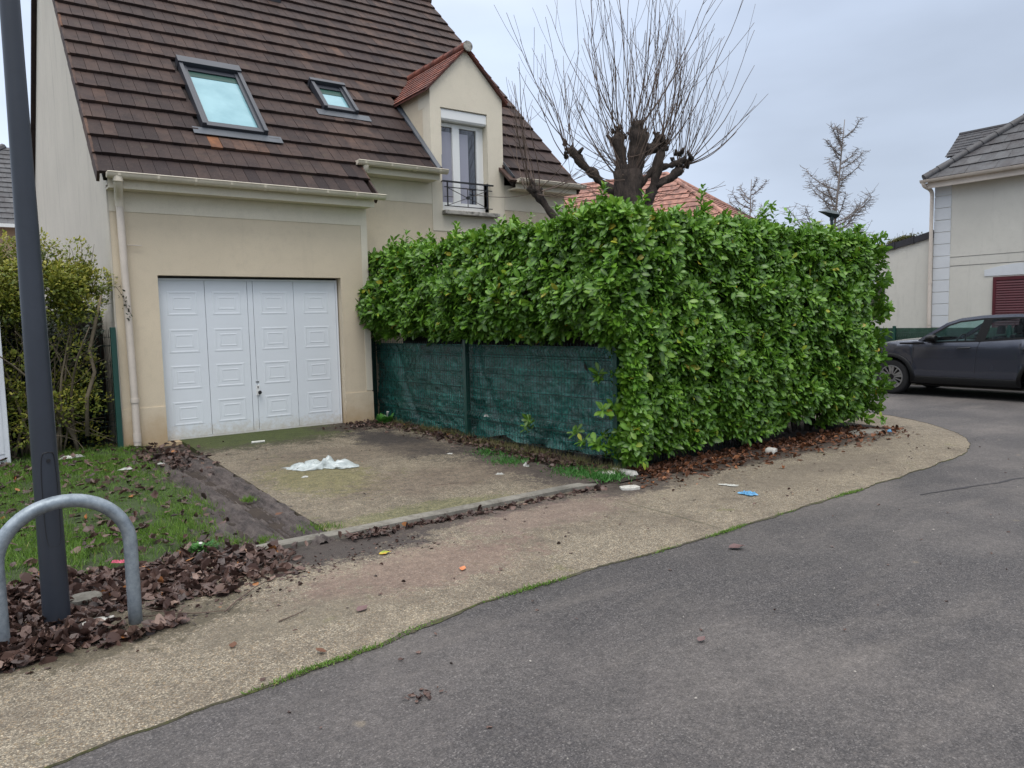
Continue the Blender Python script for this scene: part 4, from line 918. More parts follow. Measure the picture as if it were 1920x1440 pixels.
knobbly([(7.84, 8.03, 3.5), (7.80, 8.05, 3.8), (7.78, 8.07, 4.15), (7.78, 8.07, 4.28)], [.10, .08, .08, .06], mb, seed=1)
knobbly([(7.93, 7.96, 3.5), (7.98, 7.92, 3.8), (8.0, 7.91, 4.2), (8.0, 7.91, 4.42)], [.12, .11, .12, .08], mb, seed=2)
knobbly([(7.80, 8.1, 3.4), (7.55, 8.28, 3.62), (7.38, 8.42, 3.85), (7.22, 8.5, 4.05)], [.075, .062, .065, .06], mb, 10, 3)
knobbly([(8.02, 7.92, 3.5), (8.18, 7.8, 3.72), (8.4, 7.68, 3.8), (8.62, 7.55, 3.88)], [.05, .04, .038, .045], mb, 10, 4)
knobbly([(8.10, 7.9, 4.0), (8.22, 7.82, 4.05), (8.30, 7.78, 4.1)], [.08, .08, .07], mb, 10, 5)
trunk2 = [[(7.95, 7.95, .6), (8.08, 7.85, 2.2), (8.12, 7.83, 3.2), (8.2, 7.78, 3.55), (8.32, 7.74, 4.05)], [(8.22, 7.78, 3.5), (8.42, 7.66, 3.62), (8.56, 7.6, 3.74)], [(7.85, 8.05, 1.3), (7.3, 8.45, 2.4), (6.98, 8.62, 3.1), (6.78, 8.8, 3.5)], [(6.85, 8.72, 3.35), (6.72, 8.85, 3.52)]]
knobbly(trunk2[0], [.10, .08, .07, .068, .06], mb, 10, 6); knobbly(trunk2[1], [.06, .055, .06], mb, 8, 7); knobbly(trunk2[2], [.09, .07, .06, .05], mb, 10, 8); knobbly(trunk2[3], [.05, .06], mb, 8, 9)
for k in range(70):          # burrs and stubs
    c = random.choice([(7.80, 8.1, 4.2), (8.08, 7.9, 4.2), (7.24, 8.5, 4.0), (8.32, 7.74, 4.0), (8.6, 7.57, 3.85), (7.9, 8, 3.3), (6.78, 8.8, 3.48), (8.30, 7.78, 4.1)])
    c = Vector(c)+Vector((random.gauss(0, .05), random.gauss(0, .05), random.gauss(0, .06))); mb.tube([c, c+Vector((random.gauss(0, .06), random.gauss(0, .06), random.uniform(.02, .12)))], [.04, .018], 6)
hb(mb, 'trunk', 'bark', 180, parent=tree)
mb = MB()
def whip(p, dvec, ln, r0, bend=.16, kids=.3, tex=.055):
    p = Vector(p); dvec = Vector(dvec).normalized(); pts = [p.copy()]; n_ = 12
    for i in range(n_):
        dvec = (dvec+Vector((random.gauss(0, tex), random.gauss(0, tex), bend*(1-i/n_)))).normalized(); p = p+dvec*ln/n_; pts.append(p.copy())
        if random.random() < kids and 2 < i < 10:
            q = p.copy(); d2 = (dvec+Vector((random.gauss(0, .5), random.gauss(0, .5), random.gauss(.1, .25)))).normalized(); q2 = [q.copy()]
            for _ in range(5): d2 = (d2+Vector((random.gauss(0, .05), random.gauss(0, .05), .09))).normalized(); q = q+d2*ln*random.uniform(.04, .085); q2.append(q.copy())
            mb.tube(q2, list(np.linspace(r0*.42, .0028, len(q2))), 4)
    mb.tube(pts, list(np.linspace(r0, .0032, len(pts))), 5)
rv = Vector((.813, -.582, 0)); fv = Vector((.582, .813, 0))     # across and away from the street corner
heads = [((7.78, 8.07, 4.2), 17, (-.8, .4), (1.3, 2.6)), ((8.0, 7.91, 4.3), 17, (-.4, .8), (1.3, 2.6)), ((7.24, 8.5, 4.0), 13, (-.9, .2), (1.0, 2.2)), ((8.32, 7.74, 4.05), 15, (-.3, .9), (1.1, 2.4)), ((8.6, 7.57, 3.86), 12, (-.1, 1.0), (.9, 2.3)), ((8.3, 7.78, 4.1), 8, (-.2, .9), (1.1, 2.2)), ((6.78, 8.82, 3.48), 11, (-.55, .15), (.9, 1.75)), ((7.9, 8.0, 3.6), 44, (-2.0, 2.0), (.8, 1.9)), ((8.54, 7.6, 3.74), 8, (0, 1.1), (.8, 1.7))]
for (c, n_, (s0, s1), (l0, l1)) in heads:
    for k in range(n_):
        s = random.uniform(s0, s1)*random.uniform(.75, 1); t = random.gauss(0, .45)
        dvec = rv*s+fv*t+Vector((0, 0, random.uniform(.75, 1.05)))
        if c[2] < 3.5 and c[0] > 7: dvec.z *= random.uniform(.05, .9)
        whip(Vector(c)+Vector((random.gauss(0, .05), random.gauss(0, .05), random.uniform(-.12, .08))), dvec, random.uniform(l0, l1), random.uniform(.005, .009), .11)
for (dx, dz_, ln) in ((1.5, .5, 1.3), (1.5, .25, 1.2), (1.2, .7, 1.7), (1.4, .1, .9)): whip((8.6, 7.57, 3.8), rv*dx+Vector((0, 0, dz_)), ln, .009, .10)
for k in range(26): s = random.choice((-1, 1)); whip((7.9+random.gauss(0, .15), 8.0+random.gauss(0, .12), random.uniform(3.1, 3.9)), rv*s+fv*random.gauss(0, .6)+Vector((0, 0, random.uniform(-.35, .3))), random.uniform(.5, 1.3), .006, .09, .3)
for k in range(8): whip((6.78, 8.8, 3.45), rv*random.uniform(-.4, .9)+fv*random.gauss(-.3, .5)+Vector((0, 0, random.uniform(-.3, .3))), random.uniform(.6, 1.3), .006, .07)
hb(mb, 'shoot', 'shoot_bark', 180, parent=tree)
tree.children[-1]['kind'] = 'stuff'

# ------------------------------------------------------------------ bare trees
def bare_tree(name, label, base, h, spread, lean, nb, r0, group=None, twig=.006, mname='twig_grey', kids2=16, seed=1):
    random.seed(seed); t = thing(name, label, 'tree', base, group); mb = MB(); B = Vector(base)
    n_ = 14; spine = [B+Vector((lean[0]*(i/n_)**1.2, lean[1]*(i/n_)**1.2, h*i/n_)) for i in range(n_+1)]
    mb.tube(spine, list(np.linspace(r0, .012, n_+1)), 8); hb(mb, 'trunk', mname, 180, parent=t)
    mb = MB()
    for k in range(nb):
        u = .22+.74*(k/nb)**1.15; i = int(u*n_); p = spine[i].lerp(spine[min(i+1, n_)], u*n_-i); an = random.uniform(0, 2*PI) if k % 2 else random.choice((0, PI))+random.gauss(0, .5)
        across = Vector((.813*math.cos(an)+.58*math.sin(an), -.582*math.cos(an)+.81*math.sin(an), 0)); ln = spread*(1.05-u*.85)*random.uniform(.7, 1.1)
        dvec = (across+Vector((0, 0, random.uniform(.15, .5)))).normalized(); m_ = 12; q = p.copy(); pts = [q.copy()]
        for j in range(m_):
            dvec = (dvec+Vector((random.gauss(0, .07), random.gauss(0, .07), .075))).normalized(); q = q+dvec*ln/m_; pts.append(q.copy())
            for _ in range(kids2 // 6):
                d2 = (Vector((dvec.x*.5+random.gauss(0, .8), dvec.y*.5+random.gauss(0, .8), random.gauss(.05, .3)))).normalized(); q2 = q.copy(); p2 = [q2.copy()]
                for _ in range(4):
                    d2 = (d2+Vector((random.gauss(0, .15), random.gauss(0, .15), random.gauss(.03, .15)))).normalized(); q2 = q2+d2*ln*random.uniform(.03, .075); p2.append(q2.copy())
                    if random.random() < .45: e_ = q2+Vector((random.gauss(0, 1), random.gauss(0, 1), random.gauss(.2, .5))).normalized()*ln*.035; mb.tube([q2, e_], [twig*.8, twig*.6], 3)
                mb.tube(p2, list(np.linspace(twig*1.2, twig*.6, len(p2))), 3)
        mb.tube(pts, list(np.linspace(r0*.30, twig, len(pts))), 5)
    o = hb(mb, 'crown', mname, 180, parent=t); return t
bare_tree('bare_tree', 'bare cone-shaped young tree behind the distant street lamp head', (25.0, 15.4, 0), 8.4, 3.1, (.5, -.35), 46, .085, twig=.0075, seed=3, kids2=24)
bare_tree('bare_tree', 'smaller bare tree between the pollarded tree and the cone-shaped tree', (25.5, 19.2, 0), 7.0, 2.9, (.2, -.1), 34, .08, twig=.0075, seed=9, kids2=24)
bt = bare_tree('bare_tree', 'bare twigs reaching past the gable wall at the top left', (-.75, 8.2, .1), 5.6, 1.75, (.05, .05), 22, .07, twig=.0035, mname='shoot_bark', seed=5)
random.seed(21)

# ------------------------------------------------------------------ distant street lamp
sl_ = thing('street_lamp', 'distant dark street lamp with flat head showing above the hedge', 'street lamp', (21.4, 13.0, 0))
mb = MB(); mb.tube([(21.4, 13, 0), (21.4, 13, 4.45)], [.07, .045], 12); hb(mb, 'pole', 'lamp_green', 60, parent=sl_)
mb = MB(); 
for (s, wd, z0, z1) in (): pass
st = [(-.42, .03, 4.66, 4.68), (-.25, .12, 4.58, 4.70), (-.05, .16, 4.47, 4.71), (.12, .15, 4.45, 4.68), (.22, .08, 4.50, 4.62)]
rvv = Vector((.855, -.52, 0)); fvv = Vector((.52, .855, 0)); vs = []
for (s, wd, z0, z1) in st:
    c = Vector((21.4, 13, 0))+rvv*s
    vs += [c-fvv*wd+Vector((0, 0, (z0+z1)/2)), c+Vector((0, 0, z0)), c+fvv*wd+Vector((0, 0, (z0+z1)/2)), c+Vector((0, 0, z1))]
fs = [(i*4+j, i*4+(j+1) % 4, (i+1)*4+(j+1) % 4, (i+1)*4+j) for i in range(4) for j in range(4)]+[(3, 2, 1, 0), (16, 17, 18, 19)]
mb.add(vs, fs); mb.tube([(21.4, 13, 4.4), (21.4, 13, 4.55)], .06, 10); hb(mb, 'lamp_head', 'lamp_green', 50, parent=sl_)

# ------------------------------------------------------------------ right-hand house
rh = thing('neighbour_house', 'pale house with grey hipped roof, white quoins and maroon shutters', 'house', (19, 8.9, 0))
mb = MB(); mb.box(19, 27, 1.0, 8.92, -.1, 4.62); hb(mb, 'wall', 'grey_render', parent=rh)
mb = MB(); z = .05; 
while z < 4.5: mb.box(18.985, 19.1, 8.555, 8.935, z, z+.272); z += .285
hb(mb, 'quoin', 'white_render', None, .004, rh)
mb = MB(); mb.box(18.994, 19.0, 1, 8.55, 2.64, 2.648); mb.box(18.994, 19.0, 1, 8.55, 2.85, 2.856); hb(mb, 'render_groove', 'roof_under', parent=rh)
mb = MB(); mb.prism([(7.79, 2.36), (7.79, 2.50), (7.55, 2.56), (7.2, 2.61), (6.85, 2.62), (6.5, 2.61), (6.15, 2.56), (5.9, 2.50), (5.9, 2.36)], 0, 18.985, 19.0); hb(mb, 'lintel', 'white_render', parent=rh)
def shutter(y0, y1):
    s = MB(); s.box(18.955, 18.99, y0, y0+.06, 1.0, 2.33); s.box(18.955, 18.99, y1-.06, y1, 1.0, 2.33); s.box(18.956, 18.989, y0+.06, y1-.06, 2.25, 2.33); s.box(18.956, 18.989, y0+.06, y1-.06, 1.0, 1.1); s.box(18.975, 18.989, y0+.06, y1-.06, 1.1, 2.25)
    z = 1.12
    while z < 2.24: s.prism([(18.958, z), (18.975, z+.035), (18.975, z+.05), (18.958, z+.012)], 1, y0+.06, y1-.06); z += .056
    hb(s, 'shutter', 'maroon', parent=rh)
shutter(6.86, 7.595); shutter(6.12, 6.855)
# hipped roof, 40 degrees
TP = math.radians(40); X0, Y1, Z0, Y0 = 18.68, 9.07, 4.70, .68
half = (Y1-Y0)/2
def hip_keep(uc, vc, a, b, va, vb): hz = vc*math.cos(TP); return hz-.12 < uc < (Y1-Y0)-hz+.12
mb = MB(); tiles(mb, (X0, Y1, Z0), (0, -1, 0), (math.cos(TP), 0, math.sin(TP)), Y1-Y0, half/math.cos(TP), .36, .31, .022, hip_keep)
tp = math.tan(TP); apex1 = (X0+half, (Y0+Y1)/2, Z0+half*tp); X9 = 27.3; apex2 = (X9-half, (Y0+Y1)/2, Z0+half*tp)
if apex2[0] < apex1[0]: apex2 = apex1
c = [(X0, Y1, Z0-.02), (X0, Y0, Z0-.02), (X9, Y0, Z0-.02), (X9, Y1, Z0-.02)]
mb.add(c+[(apex1[0], apex1[1], apex1[2]-.02), (apex2[0], apex2[1], apex2[2]-.019)], [(0, 1, 4), (0, 4, 5, 3), (1, 2, 5, 4), (3, 5, 2), (3, 2, 1, 0)], 0, .3)
hb(mb, 'roof', 'slate_tile', parent=rh)
mb = MB(); hv_ = Vector((1, -1, tp)).normalized(); p = Vector((X0+.02, Y1-.02, Z0+.05)); k = 0
while k < 14: q = p+hv_*(k*.36); mb.tube([q, q+hv_*.39], [.105, .09], 10, 0, random.uniform(.2, .7)); k += 1
hb(mb, 'hip_tile', 'slate_tile', 60, parent=rh)
mb = MB(); gx = X0-.05
prof = [(-.065, 0), (-.055, -.04), (-.03, -.065), (0, -.072), (.03, -.065), (.055, -.04), (.065, 0)]; prof = prof+[(a*.86, b*.86) for a, b in prof[::-1]]
mb.prism([(gx+a, Z0+.0+b) for a, b in prof], 1, Y0, Y1+.03)
mb.box(X0+.02, X0+.04, Y0+.1, Y1-.1, Z0-.2, Z0-.02); mb.box(X0+.04, 19.0, Y0+.1, 9.08, Z0-.09, Z0-.07); hb(mb, 'gutter', 'pinkish_pvc', 40, parent=rh)
mb = MB(); mb.tube(bez([(gx, 9.04, Z0-.05), (gx, 9.04, Z0-.22), (18.94, 8.975, Z0-.12), (18.94, 8.975, Z0-.34)]), .045, 10); mb.tube([(18.94, 8.975, Z0-.34), (18.94, 8.975, .1)], .043, 12); mb.cyl((18.94, 8.975, 2.25), .05, .05); mb.cyl((18.94, 8.975, 1.25), .05, .04); hb(mb, 'downpipe', 'pinkish_pvc', 60, parent=rh)
mb = MB()      # small dark-roofed dormer on the far slope
org = Vector((20.95, 9.62, 5.58)); tiles(mb, org, (0, -1, 0), (.75, 0, .66), 3.2, 1.02, .13, .2, .012)
mb.add([(20.97, 9.60, 5.56), (20.97, 6.4, 5.56), (21.75, 6.4, 6.24), (21.75, 9.60, 6.24)], [(0, 1, 2, 3)], 0, .2); mb.add([(22.5, 9.60, 5.5), (22.5, 6.4, 5.5), (21.76, 6.4, 6.24), (21.76, 9.60, 6.24)], [(0, 1, 2, 3)], 0, .2)
mb.tube([(21.75, 9.62, 6.26), (21.75, 6.4, 6.26)], .06, 8)
hb(mb, 'dormer_roof', 'dark_slate', parent=rh)
mb = MB(); mb.prism([(21.05, 4.6), (22.4, 4.6), (22.4, 5.55), (21.75, 6.18), (21.05, 5.55)], 1, 6.6, 9.5); hb(mb, 'dormer_wall', 'grey_render', parent=rh)
# lower wing
mb = MB(); wz = lambda y: 3.36-.205*(y-8.95)
mb.prism([(8.95, -.1), (13.2, -.1), (13.2, wz(13.2)), (8.95, wz(8.95))], 0, 19.02, 24); hb(mb, 'side_wing', 'grey_render', parent=rh)
mb = MB(); y = 8.96
while y < 13.2: y1 = y+.47; mb.prism([(y, wz(y)), (y1, wz(y1)), (y1, wz(y1)+.15), (y, wz(y)+.17)], 0, 18.97, 19.08); mb.prism([(y-.03, wz(y)-.01), (y+.02, wz(y)-.01), (y+.02, wz(y)+.18), (y-.03, wz(y)+.18)], 0, 18.955, 19.07); y = y1
mb.prism([(8.95, wz(8.95)+.0), (13.3, wz(13.3)+.0), (13.3, wz(13.3)+.1), (8.95, wz(8.95)+.12)], 0, 19.08, 24.1)
hb(mb, 'wing_verge', 'dark_slate', parent=rh)
mb = MB(); mb.prism([(9.95, 2.30), (9.95, 2.42), (10.2, 2.52), (10.9, 2.58), (10.9, 2.30)], 0, 19.008, 19.02); hb(mb, 'lintel', 'white_render', parent=rh)
mb = MB(); mb.box(19.005, 19.02, 10.12, 10.9, 1.4, 2.28); hb(mb, 'window', 'window_glass', parent=rh)
wd_ = []
rw = thing('roof_weeds', 'tuft of dry moss and weeds on the dark verge of the side wing', 'plant', (19.1, 9.7, 3.35))
P_ = np.array([(19.05+random.uniform(0, .15), y, wz(y)+.17+abs(random.gauss(0, .035))) for y in [random.gauss(9.75, .16) for _ in range(900)]]); D_ = rng.normal(size=(len(P_), 3))+np.array([0, 0, .8])
o = mass('moss_tuft', LEAF_V, LEAF_F, P_, frames(D_), np.full(len(P_), .05), 'dry_grass', rng.uniform(0, .7, len(P_))); o.parent = rw; o.matrix_parent_inverse = Matrix.Translation(rw.location).inverted()
mb = MB()
for k in range(14): y = random.uniform(9.35, 10.1); mb.tube([(19.1, y, wz(y)+.15), (19.1, y+random.gauss(0, .03), wz(y)+random.uniform(.25, .42))], .0035, 3)
hb(mb, 'dry_stalk', 'pale_bark', parent=rw)

rh.location.y -= .06
# ------------------------------------------------------------------ orange-roofed house behind the tree
oh = thing('background_house', 'house with orange tiled hip roof behind the pollarded tree', 'house', (23, 24, 0))
A_, B_, C_ = Vector((21.38, 25.54, 7.3)), Vector((22.98, 21.12, 7.3)), Vector((20.89, 15.92, 5.0))
rdir = (B_-A_).normalized(); out_ = Vector((-rdir.y, rdir.x, 0)); out_ = -out_ if out_.dot(Vector((-.58, -.81, 0))) < 0 else out_
rise = 3.0; zb_ = 7.3-rise
run = 3.6
e0 = A_-rdir*2+out_*run; e0.z = zb_; hb_ = B_+rdir*run; 
q0 = A_-rdir*4+out_*run; q1 = B_+rdir*run*1.25+out_*run; q2 = B_+rdir*run*1.25-out_*run; q3 = A_-rdir*4-out_*run
for q in (q0, q1, q2, q3): q.z = zb_
A0 = A_-rdir*4
mb = MB()
lenE = (q1-q0).length; dvv = ((A0-q0)).normalized(); L_s = (A0-q0).length
tiles(mb, q0, rdir, dvv, lenE, L_s, .33, .3, .03, lambda uc, vc, a, b, va, vb: uc < lenE-vc*run*1.25/L_s-.15, jit=.006)
ee = (q2-q1).normalized(); dv2 = ((B_-(q1+q2)/2)).normalized(); L2 = (B_-(q1+q2)/2).length; lenH = (q2-q1).length
tiles(mb, q1, ee, dv2, lenH, L2, .33, .3, .03, lambda uc, vc, a, b, va, vb: vc*run/L2+.3 < uc < lenH-vc*run/L2-.3, jit=.006)
dn = Vector((0, 0, -.03)); mb.add([q0+dn, q1+dn, q2+dn, q3+dn, A0+dn, B_+dn], [(0, 1, 5, 4), (1, 2, 5), (2, 3, 4, 5), (3, 0, 4), (0, 3, 2, 1)], 0, .4)
hb(mb, 'roof', 'orange_tile', parent=oh)
mb = MB(); mb.tube([A0, B_], .09, 8, 0, .8); mb.tube([B_, q1], .09, 8, 0, .8); mb.tube([B_, q2], .09, 8, 0, .8); hb(mb, 'ridge_tile', 'orange_tile', parent=oh)
mb = MB(); cc = (q0+q1+q2+q3)/4; ps = [cc+(q-cc)*.93 for q in (q0, q1, q2, q3)]
mb.add([(p.x, p.y, -.1) for p in ps]+[(p.x, p.y, zb_-.05) for p in ps], [(0, 1, 5, 4), (1, 2, 6, 5), (2, 3, 7, 6), (3, 0, 4, 7)]); hb(mb, 'wall', 'pale_render', parent=oh)

# ------------------------------------------------------------------ grey-roofed house far left
lh = thing('background_house', 'peach walled house with grey tiled roof far left behind the lamp post', 'house', (0, 30, 0))
mb = MB(); mb.box(-3.2, 6, 29.0, 36, -.1, 4.95); hb(mb, 'wall', 'peach', parent=lh) if 'peach' in M else None
M['peach'] = mat('peach', (.6, .42, .3), .9, fn=speck((.6, .42, .3), .05))
mb2 = MB(); mb2.box(-3.2, 6, 29.0, 36, -.1, 4.95); hb(mb2, 'wall', 'peach', parent=lh)
mb = MB(); TL = math.radians(38)
def lk(uc, vc, a, b, va, vb): return uc > vc*math.cos(TL)-.1
tiles(mb, (-.8-2.0, 28.6, 4.95), (1, 0, 0), (0, math.cos(TL), math.sin(TL)), 9, 5.2, .33, .3, .025, lk)
mb.add([(-2.8, 28.6, 4.93), (6.2, 28.6, 4.93), (6.2, 32.7, 8.13), (1.3, 32.7, 8.13), (-2.8, 36.8, 4.93)], [(0, 1, 2, 3), (0, 3, 4)], 0, .3)
hb(mb, 'roof', 'slate_tile', parent=lh)
mb = MB(); mb.tube([(-2.8, 28.6, 4.98), (1.3, 32.7, 8.17)], .12, 8, 0, .4); hb(mb, 'hip_tile', 'slate_tile', parent=lh)
mb = MB(); mb.box(-2.9, 6.2, 28.5, 28.6, 4.86, 4.97); hb(mb, 'gutter', 'white_pvc', parent=lh)

# ------------------------------------------------------------------ car: x forward-to-back along -Y, side at X = 14.4
car = thing('parked_car', 'dark grey sport utility car parked across the street beyond the hedge', 'car', (15.3, 6.1, 0))
XS, YF, W = 14.40, 8.32, .92
def cw(x, y, z): return (XS+.92-y, YF-x, z)      # y = +.92 is the side we see
wheels = [.84, 3.46]; WR = .335
def lerp_tab(tab, x):
    for (a, va), (b, vb) in zip(tab, tab[1:]):
        if x <= b: t = (x-a)/(b-a) if b > a else 0; t = min(max(t, 0), 1); return va+(vb-va)*t
    return tab[-1][1]
belt = [(0, .62), (.05, .80), (.25, .90), (.5, .955), (.9, 1.01), (1.3, 1.035), (1.6, 1.0), (2.4, 1.035), (3.1, 1.09), (3.7, 1.15), (4.05, 1.12), (4.2, 1.0), (4.3, .8)]
sill = [(0, .32), (.1, .24), (.4, .22), (1.3, .25), (3.0, .24), (3.9, .26), (4.2, .34), (4.3, .45)]
plan = [(0, .62), (.08, .74), (.25, .84), (.6, .90), (1.0, .92), (3.2, .92), (3.8, .90), (4.15, .82), (4.3, .68)]
def zlow(x):
    z = lerp_tab(sill, x)
    for wx in wheels:
        if abs(x-wx) < .40: z = max(z, .34+math.sqrt(.40**2-(x-wx)**2))
    return z
xs = sorted(set([round(v, 4) for v in list(np.linspace(0, 4.3, 87))+[wx+s*.40*math.cos(a) for wx in wheels for s in (-1, 1) for a in np.linspace(0, PI/2, 12)]]))
rows = 9
def side_y(x, t, z):
    w_ = lerp_tab(plan, x); b = .97+.03*math.sin(t*PI)                 # slight barrel
    crease = .012*math.exp(-((z-.92)/.03)**2) if x > .9 else 0
    tuck = .05*max(0, (.42-z)/.2)+.03*max(0, (z-.98)/.1)
    fl = 0
    for wx in wheels:
        dd = math.hypot(x-wx, z-.34)
        if dd < .50: fl = max(fl, .02*(1-(dd-.40)/.10))
    return w_*b+crease-tuck+fl-.01*math.exp(-((z-.6)/.14)**2)
def car_side(s):
    mb = MB()
    for x in xs:
        zl, zt = zlow(x), lerp_tab(belt, x)
        for r in range(rows+1): t = r/rows; z = zl+(zt-zl)*t; mb.v.append(cw(x, s*side_y(x, t, z), z))
    for i in range(len(xs)-1):
        for r in range(rows): 
            q = (i*(rows+1)+r, (i+1)*(rows+1)+r, (i+1)*(rows+1)+r+1, i*(rows+1)+r+1); mb.f.append(q if s > 0 else q[::-1]); mb.m.append(0); mb.a.append(0)
    return mb
mb = MB()
for s in (1, -1):
    t_ = car_side(s); mb.add(t_.v, t_.f)
# bonnet, screen base, tail: lofts across the width
def across(x, z, w_, crown=.03, n=9): return [cw(x, w_*math.cos(PI*k/(n-1)), z+crown*math.sin(PI*k/(n-1))) for k in range(n)]
def loft(secs, mb, mi=0):
    n = len(secs[0]); b = [v for s in secs for v in s]
    mb.add(b, [(i*n+j, i*n+j+1, (i+1)*n+j+1, (i+1)*n+j) for i in range(len(secs)-1) for j in range(n-1)], mi)
secs = []
for x in [0, .03, .1, .25, .5, .9, 1.2, 1.36]:
    z = lerp_tab(belt, x); secs.append(across(x, z, side_y(x, 1, z), .03+.03*min(1, x)))
loft(secs, mb); loft([across(0, z, side_y(0, (z-.32)/.3, z)*1.0, 0) for z in (.32, .45, .62)], mb)
secs = [across(x, lerp_tab(belt, x), side_y(x, 1, lerp_tab(belt, x)), .02) for x in (3.75, 4.05, 4.2, 4.3)]; loft(secs, mb); loft([across(4.3, z, side_y(4.3, .5, z), 0) for z in (.8, .6, .45)], mb)
roofl = [(1.34, 1.04), (1.55, 1.19), (1.82, 1.37), (2.04, 1.445), (2.42, 1.495), (2.93, 1.51), (3.4, 1.49), (3.75, 1.45), (3.95, 1.40), (4.12, 1.12)]
def gh_y(x, z):                 # half-width of the glasshouse
    return .875-.30*max(0, z-1.0)**1.05-(.03*max(0, (1.7-x)))
secs = []
for x in (1.98, 2.1, 2.42, 2.93, 3.4, 3.75, 3.97):
    z = lerp_tab(roofl, x); secs.append(across(x, z-.03, gh_y(x, z)+.005, .035))
loft(secs, mb)
# roof side rails and pillars in paint
def strip(pts, wv, mb, mi=0, th=.012):
    vs = []
    for (x, z) in pts: vs.append((x, z))
    a = vs; n = len(a)
    for s in (1, -1):
        v = []
        for i, (x, z) in enumerate(a):
            x0, z0 = a[max(i-1, 0)]; x1, z1 = a[min(i+1, n-1)]; tx, tz = x1-x0, z1-z0; l_ = math.hypot(tx, tz) or 1; nx_, nz__ = -tz/l_, tx/l_
            for k in (-1, 1): xx, zz = x+nx_*wv*k/2, z+nz__*wv*k/2; v.append(cw(xx, s*(gh_y(xx, zz)+th), zz))
        mb.add(v, [(2*i, 2*i+2, 2*i+3, 2*i+1) for i in range(n-1)], mi)
top_rail = [(1.34, 1.03), (1.55, 1.165), (1.82, 1.345), (2.04, 1.42), (2.42, 1.468), (2.93, 1.483), (3.4, 1.463), (3.75, 1.42), (3.95, 1.36)]
strip(top_rail, .055, mb)
mb.add([cw(3.62, .86, 1.12), cw(4.12, .80, 1.12), cw(3.98, .72, 1.38), cw(3.80, .745, 1.40)], [(0, 1, 2, 3)]); mb.add([cw(3.62, -.86, 1.12), cw(4.12, -.80, 1.12), cw(3.98, -.72, 1.38), cw(3.80, -.745, 1.40)], [(3, 2, 1, 0)])
body = hb(mb, 'body', 'car_paint', 38, parent=car)
mb = MB()
strip([(1.45, 1.06), (1.62, 1.17), (1.85, 1.32), (2.04, 1.385), (2.42, 1.43), (2.93, 1.445), (3.4, 1.425), (3.7, 1.38)], .03, mb, th=.015)
strip([(1.42, 1.005), (1.6, 1.015), (2.4, 1.045), (3.1, 1.10), (3.62, 1.14)], .028, mb, th=.018)
strip([(2.36, 1.03), (2.47, 1.42)], .10, mb, th=.013); strip([(2.44, 1.04), (2.53, 1.42)], .07, mb, th=.014); strip([(3.36, 1.12), (3.5, 1.41)], .06, mb, th=.013)
# arches and sills in black plastic
for s in (1, -1):
    for wx in wheels:
        v = []
        for k in range(25):
            a = math.radians(-8)+math.radians(196)*k/24
            for r_, o_ in ((.385, .0), (.395, .014), (.445, .016), (.46, .004)):
                x = wx-r_*math.cos(a); z = max(.24, .34+r_*math.sin(a)); v.append(cw(x, s*(side_y(min(max(x, 0), 4.3), .5, z)+o_), z))
        mb.add(v, [(4*i+j, 4*i+4+j, 4*i+5+j, 4*i+1+j) for i in range(24) for j in range(3)])
    v = []
    for x in np.linspace(1.22, 3.08, 12):
        for z, o_ in ((.22, -.05), (.25, .012), (.36, .014), (.38, .004)): v.append(cw(x, s*(.90+o_), z))
    mb.add(v, [(4*i+j, 4*i+4+j, 4*i+5+j, 4*i+1+j) for i in range(11) for j in range(3)])
    # wheel housings and floor
for wx in wheels:
    for s in (1, -1):
        v = []
        for k in range(13):
            a = PI*k/12; v += [cw(wx-.41*math.cos(a), s*.90, .34+.41*math.sin(a)), cw(wx-.41*math.cos(a), s*.55, .34+.41*math.sin(a))]
        mb.add(v, [(2*i, 2*i+2, 2*i+3, 2*i+1) for i in range(12)])
mb.add([cw(.1, .8, .24), cw(4.2, .8, .26), cw(4.2, -.8, .26), cw(.1, -.8, .24)], [(0, 1, 2, 3)]); mb.box(XS+.1, XS+1.74, YF-3.05, YF-1.28, .2, .32)
mb.add([cw(.02, .62, .3), cw(.02, -.62, .3), cw(.02, -.62, .2), cw(.02, .62, .2)], [(0, 1, 2, 3)])
strip([(1.0, .985), (1.2, .99), (1.46, 1.0)], .03, mb, th=.05)
hb(mb, 'trim', 'car_plastic', 50, parent=car)
mb = MB()
for s in (1, -1):
    for poly in ([(1.46, 1.02), (1.62, 1.165), (1.85, 1.315), (2.04, 1.375), (2.42, 1.42), (2.36, 1.04)], [(2.50, 1.05), (2.55, 1.425), (2.93, 1.435), (3.4, 1.415), (3.36, 1.12)], [(3.42, 1.13), (3.52, 1.41), (3.7, 1.37), (3.62, 1.15)]):
        v = [cw(x, s*(gh_y(x, z)+.004), z) for x, z in poly]; mb.add(v, [tuple(range(len(poly)))])
mb.add([cw(1.38, .80, 1.05), cw(2.0, .66, 1.43), cw(2.0, -.66, 1.43), cw(1.38, -.80, 1.05)], [(0, 1, 2, 3)]); mb.add([cw(4.1, .72, 1.13), cw(3.97, .66, 1.38), cw(3.97, -.66, 1.38), cw(4.1, -.72, 1.13)], [(3, 2, 1, 0)])
hb(mb, 'window_glass', 'car_glass', parent=car)
